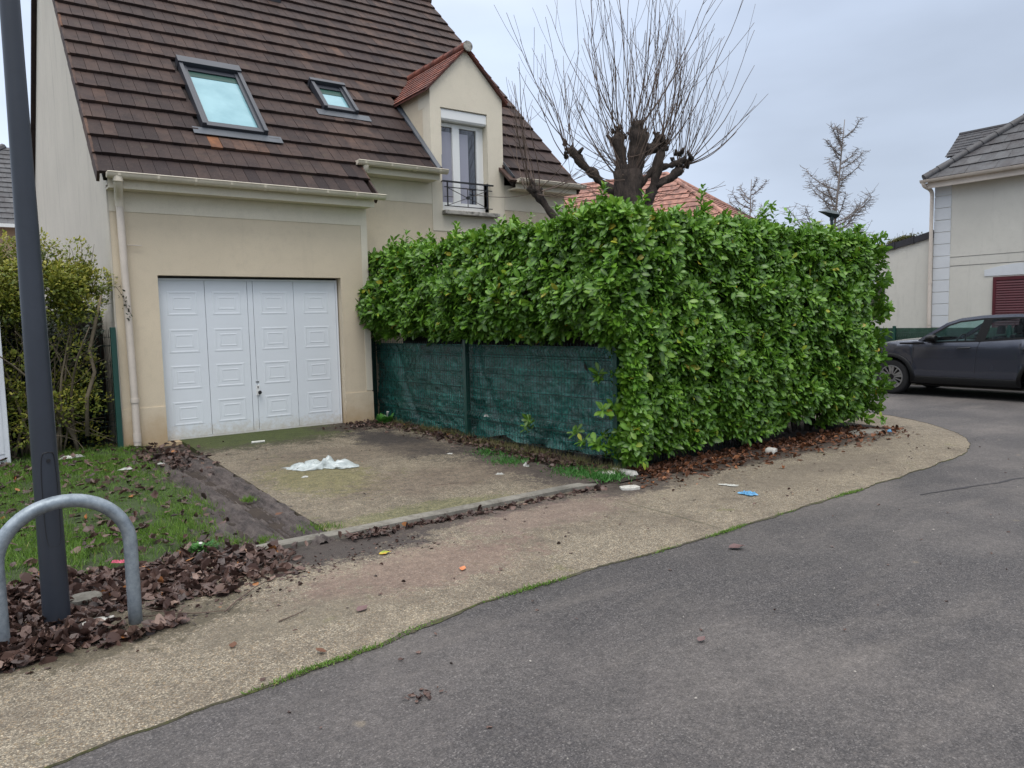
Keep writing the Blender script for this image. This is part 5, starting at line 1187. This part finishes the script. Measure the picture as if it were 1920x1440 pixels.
def wheel(wx, s):
    root = MB(); ys = .90*s; inn = .68*s
    prof = [(.20, .90-.015), (.30, .90), (.325, .885), (.335, .86), (.335, .72), (.325, .69), (.20, .68)]
    v = []; n_ = 40
    for k in range(n_):
        a = 2*PI*k/n_
        for r_, y_ in prof: v.append(cw(wx+r_*math.cos(a), s*y_, .335+r_*math.sin(a)))
    m_ = len(prof); root.add(v, [(k*m_+j, k*m_+j+1, ((k+1) % n_)*m_+j+1, ((k+1) % n_)*m_+j) for k in range(n_) for j in range(m_-1)])
    wo = hb(root, 'wheel', 'rubber', 40, parent=car)
    r = MB(); v = []
    for k in range(n_):
        a = 2*PI*k/n_
        for r_, y_ in ((.235, .878), (.225, .895), (.205, .893), (.195, .80)): v.append(cw(wx+r_*math.cos(a), s*y_, .335+r_*math.sin(a)))
    r.add(v, [(k*4+j, k*4+j+1, ((k+1) % n_)*4+j+1, ((k+1) % n_)*4+j) for k in range(n_) for j in range(3)])
    for k in range(5):
        for off in (-.16, .16, .628):
            a = 2*PI*k/5+.3+off; w0, w1 = (.018, .026) if off < .5 else (.008, .012); ca, sa = math.cos(a), math.sin(a)
            pts = [(.05, -w0), (.05, w0), (.212, w1), (.212, -w1)]; q = []
            for dy in (.86, .888): q += [cw(wx+p_*ca-t_*sa, s*dy, .335+p_*sa+t_*ca) for p_, t_ in pts]
            r.hexa(q)
    a_ = r.build('rim', 'alloy', None, 30); a_.parent = wo
    r = MB(); r.tube([cw(wx, s*.80, .335), cw(wx, s*.83, .335)], .2, 24); r.tube([cw(wx, s*.85, .335), cw(wx, s*.893, .335)], .055, 16); a_ = r.build('hub', 'alloy_dark', None, 40); a_.parent = wo
for wx in wheels:
    for s in (1, -1): wheel(wx, s)
for s in (1, -1):
    mb = MB(); c = Vector(cw(1.62, s*1.0, 1.09)); v = []
    st = [(-.09, .035, .03), (-.06, .06, .055), (.02, .085, .07), (.08, .08, .065), (.095, .06, .05)]
    for (dx, wy_, wz_) in st:
        for k in range(10): a = 2*PI*k/10; v.append((c.x-s*wy_*math.cos(a)*1.2, c.y-dx, c.z+wz_*math.sin(a)))
    mb.add(v, [(i*10+j, i*10+(j+1) % 10, (i+1)*10+(j+1) % 10, (i+1)*10+j) for i in range(4) for j in range(10)]+[tuple(range(10)), tuple(range(40, 50))[::-1]]); mb.tube([cw(1.60, s*.84, 1.03), cw(1.61, s*.96, 1.05)], .022, 8)
    hb(mb, 'wing_mirror', 'car_plastic', 60, parent=car)
    for x in (2.16, 3.2):
        mb = MB(); ys_ = side_y(x, .85, .91); mb.tube([cw(x-.11, s*(ys_+.01), .905), cw(x-.09, s*(ys_+.035), .91), cw(x+.08, s*(ys_+.035), .92), cw(x+.10, s*(ys_+.01), .925)], .013, 8); hb(mb, 'door_handle', 'black_metal', 60, parent=car)
    for pts in ([(1.27, .98), (1.26, .6), (1.29, .38)], [(2.40, 1.02), (2.37, .9), (2.33, .38)], [(3.30, 1.08), (3.25, .85), (3.10, .62), (3.05, .4)]):
        P2 = []; mb = MB()
        for (x0, z0), (x1, z1) in zip(pts, pts[1:]):
            for t in np.linspace(0, 1, 6): x = x0+(x1-x0)*t; z = z0+(z1-z0)*t; zl, zt = zlow(x), lerp_tab(belt, x); P2.append(cw(x, s*(side_y(x, (z-zl)/(zt-zl), z)+.0005), z))
        mb.tube(P2, .004, 4)
        hb(mb, 'door_seam', 'black_metal', parent=car)
    mb = MB(); mb.hexa([cw(.06, s*.72, .66), cw(.30, s*.87, .70), cw(.34, s*.875, .74), cw(.05, s*.70, .70), cw(.06, s*.70, .76), cw(.30, s*.86, .80), cw(.36, s*.865, .81), cw(.07, s*.69, .79)]); hb(mb, 'headlight', 'white_pvc', parent=car)
mb = MB()
def seat(x, y):
    mb.hexa([cw(x, y-.24, .45), cw(x+.5, y-.24, .45), cw(x+.5, y+.24, .45), cw(x, y+.24, .45), cw(x, y-.24, .62), cw(x+.5, y-.24, .60), cw(x+.5, y+.24, .60), cw(x, y+.24, .62)])
    mb.hexa([cw(x+.45, y-.24, .55), cw(x+.6, y-.24, .55), cw(x+.6, y+.24, .55), cw(x+.45, y+.24, .55), cw(x+.62, y-.2, 1.12), cw(x+.72, y-.2, 1.12), cw(x+.72, y+.2, 1.12), cw(x+.62, y+.2, 1.12)])
    mb.hexa([cw(x+.64, y-.12, 1.15), cw(x+.72, y-.12, 1.15), cw(x+.72, y+.12, 1.15), cw(x+.64, y+.12, 1.15), cw(x+.66, y-.11, 1.30), cw(x+.73, y-.11, 1.30), cw(x+.73, y+.11, 1.30), cw(x+.66, y+.11, 1.30)])
for x in (1.85, 2.7):
    for y in (.36, -.36): seat(x, y)
mb.hexa([cw(1.35, -.8, .75), cw(1.75, -.8, .75), cw(1.75, .8, .75), cw(1.35, .8, .75), cw(1.4, -.8, 1.02), cw(1.68, -.8, 1.0), cw(1.68, .8, 1.0), cw(1.4, .8, 1.02)])
o = hb(mb, 'interior', 'seat_cloth', None, .03, car)
mb = MB(); pts = []
for k in range(21): a = 2*PI*k/20; pts.append(cw(1.85+.06*math.sin(a), .36+.18*math.cos(a), .98+.17*math.sin(a)))
mb.tube(pts, .014, 8); hb(mb, 'steering_wheel', 'car_plastic', 60, parent=car)

# ------------------------------------------------------------------ grass, leaves, weeds
BL_V = [(-.5, 0, 0), (.5, 0, 0), (-.38, .5, .06), (.38, .5, .06), (0, 1, .28)]; BL_F = [(0, 1, 3, 2), (2, 3, 4)]
def grass(name, pts, h, wdt, m, label, cat='grass', lean=.45):
    P_ = np.array(pts); n_ = len(P_); D_ = np.stack([rng.normal(0, lean, n_), rng.normal(0, lean, n_), np.ones(n_)], 1); hs = rng.uniform(.45, 1.25, n_)*h
    o = mass(name, BL_V, BL_F, P_, frames(D_), np.stack([np.full(n_, wdt)*rng.uniform(.7, 1.3, n_), hs, hs], 1), m, np.clip(rng.normal(.5, .22, n_), 0, 1), smooth=True)
    return tag(o, label, cat, kind='stuff')
pts = []
for _ in range(90000):
    x = random.uniform(-1.2, 1.75); y = random.uniform(5.2, 10.35)
    if x > lawn_edge(y)+random.gauss(0, .07) or x < -.1+y*0: 
        if x > 0: continue
    if y < 5.42+.12*fn(x, 0, 3)+random.gauss(0, .05): continue
    d_ = fn(x, y, 1.7, 12)+.5*fn(x, y, 5, 3)
    if d_ < -.12 and random.random() < .82: continue
    if y > 9.75 and x < 1.3 and random.random() < .6: continue
    pts.append((x, y, gz(x, y)-.005+.018*fn(x, y, 2)))
grass('grass', pts, .06, .0052, 'grass', 'patchy green lawn grass left of the rutted mud')
pts = []
for _ in range(900):       # tufts in mud, by kerb, by garage
    cx, cy, r_ = random.choice([(1.98, 5.45, .10), (2.08, 5.38, .08), (1.62, 5.35, .06), (1.35, 5.6, .1), (1.85, 6.6, .05), (1.5, 10.0, .12), (1.42, 5.42, .08)])
    x, y = random.gauss(cx, r_*.6), random.gauss(cy, r_*.6); pts.append((x, y, gz(x, y)))
grass('grass_tuft', pts, .05, .006, 'grass', 'small grass tufts at the driveway corner and in the mud')
pts = []
for _ in range(9000):      # verge along the fence foot
    t = random.random(); y = 10.1-t*4.75; xf = 4.9+.36*t; x = xf-abs(random.gauss(0, .13))-.02
    if fn(x*2, y*2, 1, 8) < -.1 and random.random() < .7: continue
    if random.random() < .6-t*.5: continue
    pts.append((x, y, gz(x, y)-.01))
grass('verge_grass', pts, .12, .005, 'dry_grass', 'straggly dry grass along the foot of the tarpaulin fence', lean=.6)
pts = []
for _ in range(3600):
    cx, cy = random.choice([(4.85, 5.45), (4.78, 5.7), (4.95, 5.38), (4.6, 6.5), (4.72, 7.0), (5.0, 5.55)])
    x, y = random.gauss(cx, .10), random.gauss(cy, .11); pts.append((x, y, gz(x, y)))
grass('verge_weeds', pts, .065, .009, 'weed', 'fresh green weeds growing round the corner fence post', 'weeds', .8)
pts = []
for p in e2:
    if p[0] < 6.4:
        c_ = fn(p[0], p[1], 1.7, 30)
        for _ in range(int(max(0, c_+.05)*60)): pts.append((p[0]+random.uniform(-.06, .06), p[1]-.008+random.gauss(0, .012), .008))
grass('joint_grass', pts, .022, .005, 'grass', 'tiny grass and moss sprouting in the pavement road joint', lean=.9)
# curled fallen leaves
CL_V = [(0, 0, 0), (-.26, .14, .09), (0, .2, -.02), (.20, .20, .03), (-.38, .44, .20), (.02, .52, .0), (.36, .55, .07), (-.17, .84, .10), (.04, .78, .02), (.24, .74, .20), (.08, 1.05, .14)]
CL_F = [(0, 2, 1), (0, 3, 2), (1, 2, 5, 4), (2, 3, 6, 5), (4, 5, 8, 7), (5, 6, 9, 8), (7, 8, 10), (8, 9, 10)]
CL_V2 = [(0, 0, 0), (-.10, .10, .13), (0, .2, -.01), (.26, .16, .10), (-.13, .40, .26), (.03, .5, .0), (.30, .46, .22), (-.06, .76, .24), (.06, .8, .03), (.22, .8, .20), (.16, 1.0, .12)]
CL_V3 = [(0, 0, 0), (-.30, .25, .02), (.02, .22, .05), (.22, .10, .01), (-.30, .52, .0), (-.03, .5, .06), (.40, .42, -.01), (-.32, .70, .06), (-.02, .75, .04), (.18, .86, .10), (-.06, .92, .0)]
def litter(name, pts, s0, s1, m, label, tilt=.35):
    pts = list(pts); random.shuffle(pts); k = len(pts)//3
    a = litter1(name, pts[:k+1], s0, s1, m, label, tilt, CL_V); 
    for tv, ps in ((CL_V2, pts[k+1:2*k+1]), (CL_V3, pts[2*k+1:])):
        b = litter1(name, ps, s0, s1, m, label, tilt, tv); bm_ = bmesh.new(); bm_.from_mesh(a.data); bm_.from_mesh(b.data); bm_.to_mesh(a.data); bm_.free(); bpy.data.objects.remove(b)
    return a
def litter1(name, pts, s0, s1, m, label, tilt, CLV):
    P_ = np.array(pts); n_ = len(P_); an = rng.uniform(0, 6.283, n_)
    D_ = np.stack([np.cos(an), np.sin(an), rng.normal(0, tilt, n_)], 1); U = np.stack([rng.normal(0, tilt, n_), rng.normal(0, tilt, n_), np.ones(n_)*np.where(rng.random(n_) < .6, 1, -1)], 1)
    s = rng.uniform(s0, s1, n_); S = np.stack([s*rng.uniform(.55, 1.1, n_), s, s*rng.uniform(.3, 2.6, n_)], 1)
    return tag(mass(name, CLV, CL_F, P_, frames(D_, U), S, m, np.clip(rng.normal(.45, .24, n_), 0, 1), smooth=False), label, 'leaves', kind='stuff')
pts = []
for _ in range(7600):     # the pile round lamp post and hoop, trailing off to the right
    x = random.uniform(-1.0, 2.1); 
    top = 5.42+.12*fn(x, 0, 2)-(.12*max(0, x-.9)); bot = 4.28+.42*max(0, min(1, (x-.1)/.6))+.05*fn(x, 1, 4)
    if x > .75: bot = 4.42+.22*(x-.75)+.05*fn(x, 1, 5)
    if x > 1.45: top -= .25*(x-1.45)
    if top <= bot: continue
    y = random.uniform(bot-.06, top+.12); edge_d = min(y-bot, top-y)
    if random.random() > .25+edge_d/.16: continue
    edge_d = max(edge_d, 0)
    if x > .85 and random.random() < (x-.85)*1.05: continue
    if .1 < x < .62 and y < 4.52 and random.random() < .85: continue
    if abs(x-.62) < .12 and y < 4.55 and random.random() < .8: continue
    hgt = min(.034, edge_d*.15+.006)*random.random(); pts.append((x, y, (gz(x, y) if y > 5.13 else .015)+hgt))
for _ in range(900):
    x = random.gauss(.12, .16); y = random.gauss(4.24+.25*max(0, x-.1), .045); pts.append((x, y, .02+random.random()*.05))
for _ in range(90): x = random.uniform(.45, .8); pts.append((x, 4.15+.25*(x-.45)+random.gauss(0, .02), .02+random.random()*.02))
litter('leaf_pile', pts, .04, .095, 'brown_leaf', 'brown dead leaves piled round the lamp post and hoop', .42)
pts = []
for _ in range(1250):      # scattered over the lawn
    x = random.uniform(-.5, 1.55); y = random.uniform(5.3, 10.1)
    if x > lawn_edge(y)-.05 and random.random() < .75: continue
    if fn(x, y, 2.2, 40) < -.05 and random.random() < .7: continue
    pts.append((x, y, gz(x, y)+.02+.03*random.random()))
for _ in range(260): x = random.gauss(1.7, .2); y = random.gauss(9.2, .5); pts.append((x, min(y, 9.95), gz(x, y)+.02))
litter('lawn_leaves', pts, .04, .09, 'brown_leaf', 'dead leaves scattered over the lawn', .3)
pts = []
for _ in range(2000):      # driveway edge by the fence and garage corner
    t = random.random(); y = 10.05-t*4.6; x = 4.88+.3*t-abs(random.gauss(0, .16))-.03
    if t < .15: x -= abs(random.gauss(0, .25))
    if random.random() < .25*t: continue
    pts.append((x, y, gz(x, y)+.02+.02*random.random()))
for _ in range(330): x = random.uniform(2.4, 4.7); pts.append((x, 5.13-abs(random.gauss(0, .04)), .02))
for _ in range(60): pts.append((random.gauss(2.3, .09), random.gauss(5.08, .04), .03+.03*random.random()))
litter('fence_leaves', pts, .03, .075, 'brown_leaf', 'brown leaf litter along the tarpaulin fence and driveway kerb', .3)
pts = []
for _ in range(3900):      # under the hedge on the street side
    x = random.uniform(5.25, 9.7); y = 5.50-abs(random.gauss(0, .20))
    lim = 4.92+.10*fn(x, 0, 2)+.04*(x-5)
    if y < lim and random.random() < .9: continue
    pts.append((x, y, .02+.045*random.random()*max(.2, (y-4.9))))
for _ in range(260): x = random.uniform(4.9, 9.9); pts.append((x, random.gauss(4.95, .14), .022))
for _ in range(120): x = random.uniform(9.5, 10.1); pts.append((x, random.gauss(5.15, .09), .022))
litter('hedge_leaves', pts, .03, .085, 'rust_leaf', 'rust brown laurel leaves under the street side of the hedge', .35)
pts = []
for _ in range(150): pts.append((random.uniform(1.2, 10), random.uniform(3.7, 5.1), .02))
for _ in range(60): pts.append((random.uniform(2.3, 4.7), random.uniform(5.4, 10), 0)); pts[-1] = (pts[-1][0], pts[-1][1], gz(*pts[-1][:2])+.018)
for _ in range(700):
    x = random.uniform(-.6, 2.6); pts.append((x, random.gauss(4.30+.22*max(0, x-.2), .13), .017))
for _ in range(26): pts.append((random.gauss(1.47, .05), random.gauss(2.74, .025), .01))
for _ in range(70): pts.append((random.uniform(.6, 9), random.uniform(1.2, 3.3), .008))
litter('pavement_crumbs', pts, .010, .036, 'brown_leaf', 'tiny leaf crumbs scattered over the pavement and driveway', .15)
# debris chips on the asphalt
mb = MB()
for _ in range(90):
    x, y = random.uniform(.5, 12), random.uniform(.8, 3.3); s = random.uniform(.003, .008); a = random.uniform(0, 6.28); c_, s2 = math.cos(a)*s, math.sin(a)*s
    mb.add([(x-c_, y-s2, .008), (x+s2*.6, y-c_*.6, .008), (x+c_, y+s2, .008), (x-s2*.5, y+c_*.5, .008), (x, y, .014)], [(0, 1, 4), (1, 2, 4), (2, 3, 4), (3, 0, 4)])
tag(mb.build('road_grit', 'cigarette'), 'pale grit chips lying on the asphalt', 'grit', kind='stuff')

# ------------------------------------------------------------------ single small things
def crumple(name, label, cat, c, sx, sy, h, rot, m, seed, group=None, soft=0):
    mb = MB(); n_ = 22; ca, sa = math.cos(rot), math.sin(rot)
    for j in range(n_+1):
        for i in range(n_+1):
            u, v = i/n_*2-1, j/n_*2-1; rd_ = max(abs(u), abs(v))/(math.hypot(u, v) or 1); rr = (.8-.75*fn(u/(abs(u)+abs(v)+.01), v/(abs(u)+abs(v)+.01), 1.6, seed)-.22*fn(u, v, 4, seed))*rd_
            ed_ = max(abs(u), abs(v)); a, b = u*sx*rr, v*sy*rr
            z = h*(.15+1.1*abs(fn(u, v, 2.2, seed+1))+(.22 if soft else .6)*fn(u, v, 5, seed+2))*(1-ed_**(2.5 if soft else 4)*.9)
            mb.v.append((c[0]+a*ca-b*sa, c[1]+a*sa+b*ca, c[2]+max(.002, z)))
    for j in range(n_):
        for i in range(n_): mb.f.append((j*(n_+1)+i, j*(n_+1)+i+1, (j+1)*(n_+1)+i+1, (j+1)*(n_+1)+i)); mb.m.append(0); mb.a.append(0)
    return tag(mb.build(name, m, smooth=180 if soft else 35), label, cat, group)
g0 = lambda x, y: gz(x, y)+.016
crumple('plastic_bag', 'crumpled clear plastic bag lying on the driveway', 'plastic bag', (2.86, 7.45, g0(2.8, 7.4)), .42, .19, .15, math.radians(-34), 'clear_film', 3, soft=1)
crumple('paper_scrap', 'white star-shaped scrap just in front of the clear plastic bag', 'litter', (2.57, 7.15, g0(2.5, 7.1)), .045, .045, .01, .7, 'white_litter', 5)
crumple('crumpled_wrapper', 'pale blue crumpled wrapper lying on the pavement', 'litter', (5.45, 4.07, .02), .085, .045, .035, math.radians(-70), 'blue_litter', 8)
crumple('paper_scrap', 'flat white scrap on the pavement behind the blue wrapper', 'litter', (5.62, 4.40, .02), .11, .03, .015, math.radians(-60), 'white_litter', 9)
crumple('paper_scrap', 'small pale blue scrap beside the slab at the far end of the hedge', 'litter', (9.75, 5.05, .02), .09, .05, .03, .4, 'blue_litter', 10)
crumple('paper_scrap', 'white scrap on the grass by the foot of the shrub', 'litter', (.80, 9.65, gz(1, 9.6)+.03), .14, .05, .06, .1, 'white_litter', 11)
crumple('paper_scrap', 'torn white scrap lying in the middle of the lawn', 'litter', (1.18, 8.55, gz(1, 8.5)+.035), .085, .035, .03, -.2, 'white_litter', 12)
crumple('paper_scrap', 'pink and white scrap in leaves behind the hoop leg', 'litter', (.66, 5.35, gz(1, 5.3)+.05), .055, .02, .03, -.5, 'pink_litter', 13)
crumple('paper_scrap', 'small white scrap at the leafy corner of lawn and driveway', 'litter', (1.52, 8.6, gz(1, 8.5)+.04), .04, .02, .02, -.5, 'white_litter', 31)
crumple('paper_scrap', 'white scrap nearest the kerb on the driveway edge', 'litter', (4.15, 6.05, g0(4, 6)), .055, .022, .02, -.6, 'white_litter', 14)
crumple('paper_scrap', 'white scrap on the driveway below the middle fence post', 'litter', (4.30, 7.25, g0(4, 7)), .05, .02, .02, -.9, 'white_litter', 15)
crumple('paper_scrap', 'upright pale scrap in the weeds near the corner fence post', 'litter', (4.60, 6.2, g0(4, 6)), .05, .03, .06, .9, 'white_litter', 16)
crumple('cloth_rag', 'small white rag caught low on the tarpaulin fence', 'litter', (5.05, 7.62, .42), .03, .03, .04, .3, 'white_litter', 17)
def stone(name, label, c, s, rot, m, seed, cat='stone'):
    mb = MB(); n_ = 7
    for a in range(n_):
        for b in range(12):
            th, ph = PI*a/(n_-1), 2*PI*b/12; v = Vector((math.sin(th)*math.cos(ph), math.sin(th)*math.sin(ph), math.cos(th)))
            v = Vector([math.copysign(abs(q)**.55, q) for q in v])*(1+.18*mn.noise(v*1.7+Vector((seed, 0, 0))))
            x, y, z = v.x*s[0], v.y*s[1], v.z*s[2]; mb.v.append((c[0]+x*math.cos(rot)-y*math.sin(rot), c[1]+x*math.sin(rot)+y*math.cos(rot), c[2]+z))
    for a in range(n_-1):
        for b in range(12): mb.f.append((a*12+b, (a+1)*12+b, (a+1)*12+(b+1) % 12, a*12+(b+1) % 12)); mb.m.append(0); mb.a.append(0)
    return tag(mb.build(name, m, smooth=40), label, cat)
stone('broken_block', 'long white concrete fragment leaning at the corner fence post', (5.20, 5.36, .05), (.055, .16, .035), .15, 'pale_stone', 1)
stone('broken_block', 'flat pale stone in the weeds left of the corner post', (5.02, 5.42, .05), (.07, .09, .03), .8, 'pale_stone', 2)
stone('broken_block', 'pale flat fragment among leaves at the end of the driveway kerb', (4.84, 4.92, .02), (.10, .06, .022), -.4, 'pale_stone', 3)
stone('broken_block', 'rough pale lump of rubble in rust leaves under the hedge', (7.3, 5.14, .04), (.075, .06, .04), .3, 'pale_stone', 4)
stone('concrete_slab', 'grey concrete slab edge at the far end of the hedge', (9.42, 5.20, .02), (.30, .12, .035), -.1, 'concrete', 5, 'slab')
stone('concrete_slab', 'pale kerb stone half buried in leaves beside the lamp post foot', (.36, 4.50, .0), (.19, .05, .028), .42, 'pale_stone', 6, 'slab')
stone('concrete_slab', 'grey concrete block in the leaf pile right of the lamp post', (.42, 4.86, .03), (.09, .07, .05), .2, 'concrete', 7, 'slab')
def one_leaf(label, c, s, an, m):
    v = np.array([[c[0], c[1], c[2]]]); D_ = np.array([[math.cos(an), math.sin(an), .05]]); return tag(mass('fallen_leaf', CL_V, CL_F, v, frames(D_, np.array([[0, 0, 1.]])), np.array([[s*.95, s, s*.6]]), m, np.array([.5])), label, 'leaf')
one_leaf('yellow and orange leaf on the pavement below the kerb', (2.15, 4.62, .02), .085, -.3, 'yellow_leaf')
one_leaf('bright orange-red leaf lying alone mid pavement', (2.42, 3.97, .02), .062, .9, 'orange_leaf')
one_leaf('plum coloured leaf on the pavement nearest the camera side', (1.61, 3.76, .02), .08, .4, 'plum_leaf')
one_leaf('brown leaf on the asphalt close to the pavement edge', (4.10, 3.22, .012), .11, -.6, 'plum_leaf')
one_leaf('dark curled leaf on the gravel near the hoop', (.93, 3.72, .02), .055, 1.2, 'rust_leaf')
one_leaf('dark curled leaf at the pavement edge in the foreground', (1.28, 3.38, .02), .06, 2.2, 'rust_leaf')
one_leaf('reddish leaf lying in the lower part of the mud', (1.86, 5.9, gz(2, 6)+.03), .07, .2, 'rust_leaf')
one_leaf('small brown leaf on the open asphalt in the foreground', (2.78, 2.36, .012), .055, .2, 'plum_leaf')
# sticks
def stick(label, pts, r): mb = MB(); mb.tube(pts, list(np.linspace(r, r*.5, len(pts))), 5); return tag(mb.build('dead_twig', 'shoot_bark', smooth=180), label, 'twig')
stick('thin dead twig trailing from the hoop leg over the gravel', [(.62, 4.55, .05), (.72, 4.42, .04), (.88, 4.28, .03), (1.05, 4.22, .025)], .004)
stick('second thin twig lying beside the hoop leg among leaves', [(.64, 4.42, .03), (.80, 4.33, .03), (.98, 4.25, .025)], .003)
stick('bent twig at the right end of the leaf pile', [(1.02, 4.20, .03), (1.12, 4.33, .03), (1.28, 4.48, .035), (1.36, 4.55, .03)], .005)
stick('straight dark twig on the gravel right of the leaf pile', [(1.22, 3.9, .02), (1.32, 3.93, .02), (1.40, 3.97, .02)], .004)
stick('curved reddish twig lying mid driveway', [(3.35, 6.05, g0(3, 6)), (3.5, 6.02, g0(3, 6)), (3.65, 6.0, g0(3, 6))], .005)
mb = MB(); mb.tube([(2.70, 9.35, g0(2, 9.3)+.012), (2.86, 9.34, g0(2, 9.3)+.012)], .016, 8); tag(mb.build('white_stick', 'white_litter', smooth=60), 'short white stick on the moss before the garage door', 'litter')
# small plants
def rosette(name, label, c, r, n_, m='weed', up=.6, kl=.9):
    an = rng.uniform(0, 6.28, n_); rad = rng.uniform(0, r*(1.3-kl), n_) if kl < .8 else rng.uniform(0, r*.6, n_); P_ = np.stack([c[0]+rad*np.cos(an), c[1]+rad*np.sin(an), np.full(n_, c[2])+rng.uniform(0, r*.3, n_)], 1)
    D_ = np.stack([np.cos(an), np.sin(an), rng.uniform(.1, up*2, n_)], 1)
    return tag(mass(name, LEAF_V, LEAF_F, P_, frames(D_, np.tile([0, 0, 1.], (n_, 1))), rng.uniform(.5, 1.1, n_)*r*kl, m, rng.uniform(0, 1, n_), None, LEAF_RIB), label, 'plant')
rosette('daisy_plant', 'bright green daisy clump at the mud edge of the lawn', (1.19, 5.42, gz(1, 5.4)+.005), .10, 260, kl=.42)
rosette('weed_clump', 'strappy green weed clump below the first fence post', (4.72, 9.75, gz(4, 9.7)), .15, 70, up=1.2)
mb = MB(); mb.tube([(1.17, 5.38, .09), (1.17, 5.37, .115)], [.003, .013], 8); tag(mb.build('daisy_flower', 'white_litter'), 'single white daisy flower on the green clump', 'flower')
mb = MB(); pp = Vector((4.74, 9.72, .25)); mb.tube([pp, pp+Vector((0, -.02, .08))], [.003, .02], 8); tag(mb.build('white_flower', 'white_litter'), 'white flower above the weed clump at the first post', 'flower')
dv_ = thing('dead_climber', 'dead dark climber sprig stuck on the downpipe', 'plant', (1.5, 9.97, 1.9))
P_ = np.array([(1.43+.11*t+random.gauss(0, .02), 9.965+random.gauss(0, .012), 2.08-.32*t+random.gauss(0, .02)) for t in np.linspace(0, 1, 34)])
o = mass('foliage', LEAF_V, LEAF_F, P_, frames(rng.normal(size=(34, 3))), rng.uniform(.02, .05, 34), 'dark_leaf', rng.uniform(0, 1, 34)); o.parent = dv_; o.matrix_parent_inverse = Matrix.Translation(dv_.location).inverted()
mb = MB(); mb.tube([(1.40, 9.98, 2.10), (1.47, 9.96, 1.98), (1.50, 9.96, 1.85), (1.56, 9.965, 1.74)], .003, 5); hb(mb, 'stem', 'shoot_bark', parent=dv_)

# repeats share a group
for prefix, grp in (('paper_scrap', 'scraps of paper and plastic litter lying about'), ('broken_block', 'pale stone fragments round the hedge foot'), ('concrete_slab', 'concrete slabs and blocks half buried in leaves'), ('fallen_leaf', 'single fallen leaves on pavement and road'), ('dead_twig', 'dead twigs on the ground'), ('mesh_fence', 'green rigid mesh fences'), ('bare_tree', 'bare winter trees'), ('background_house', 'houses farther back')):
    for o in list(bpy.data.objects):
        if o.parent is None and o.name.split('.')[0] == prefix: o['group'] = grp
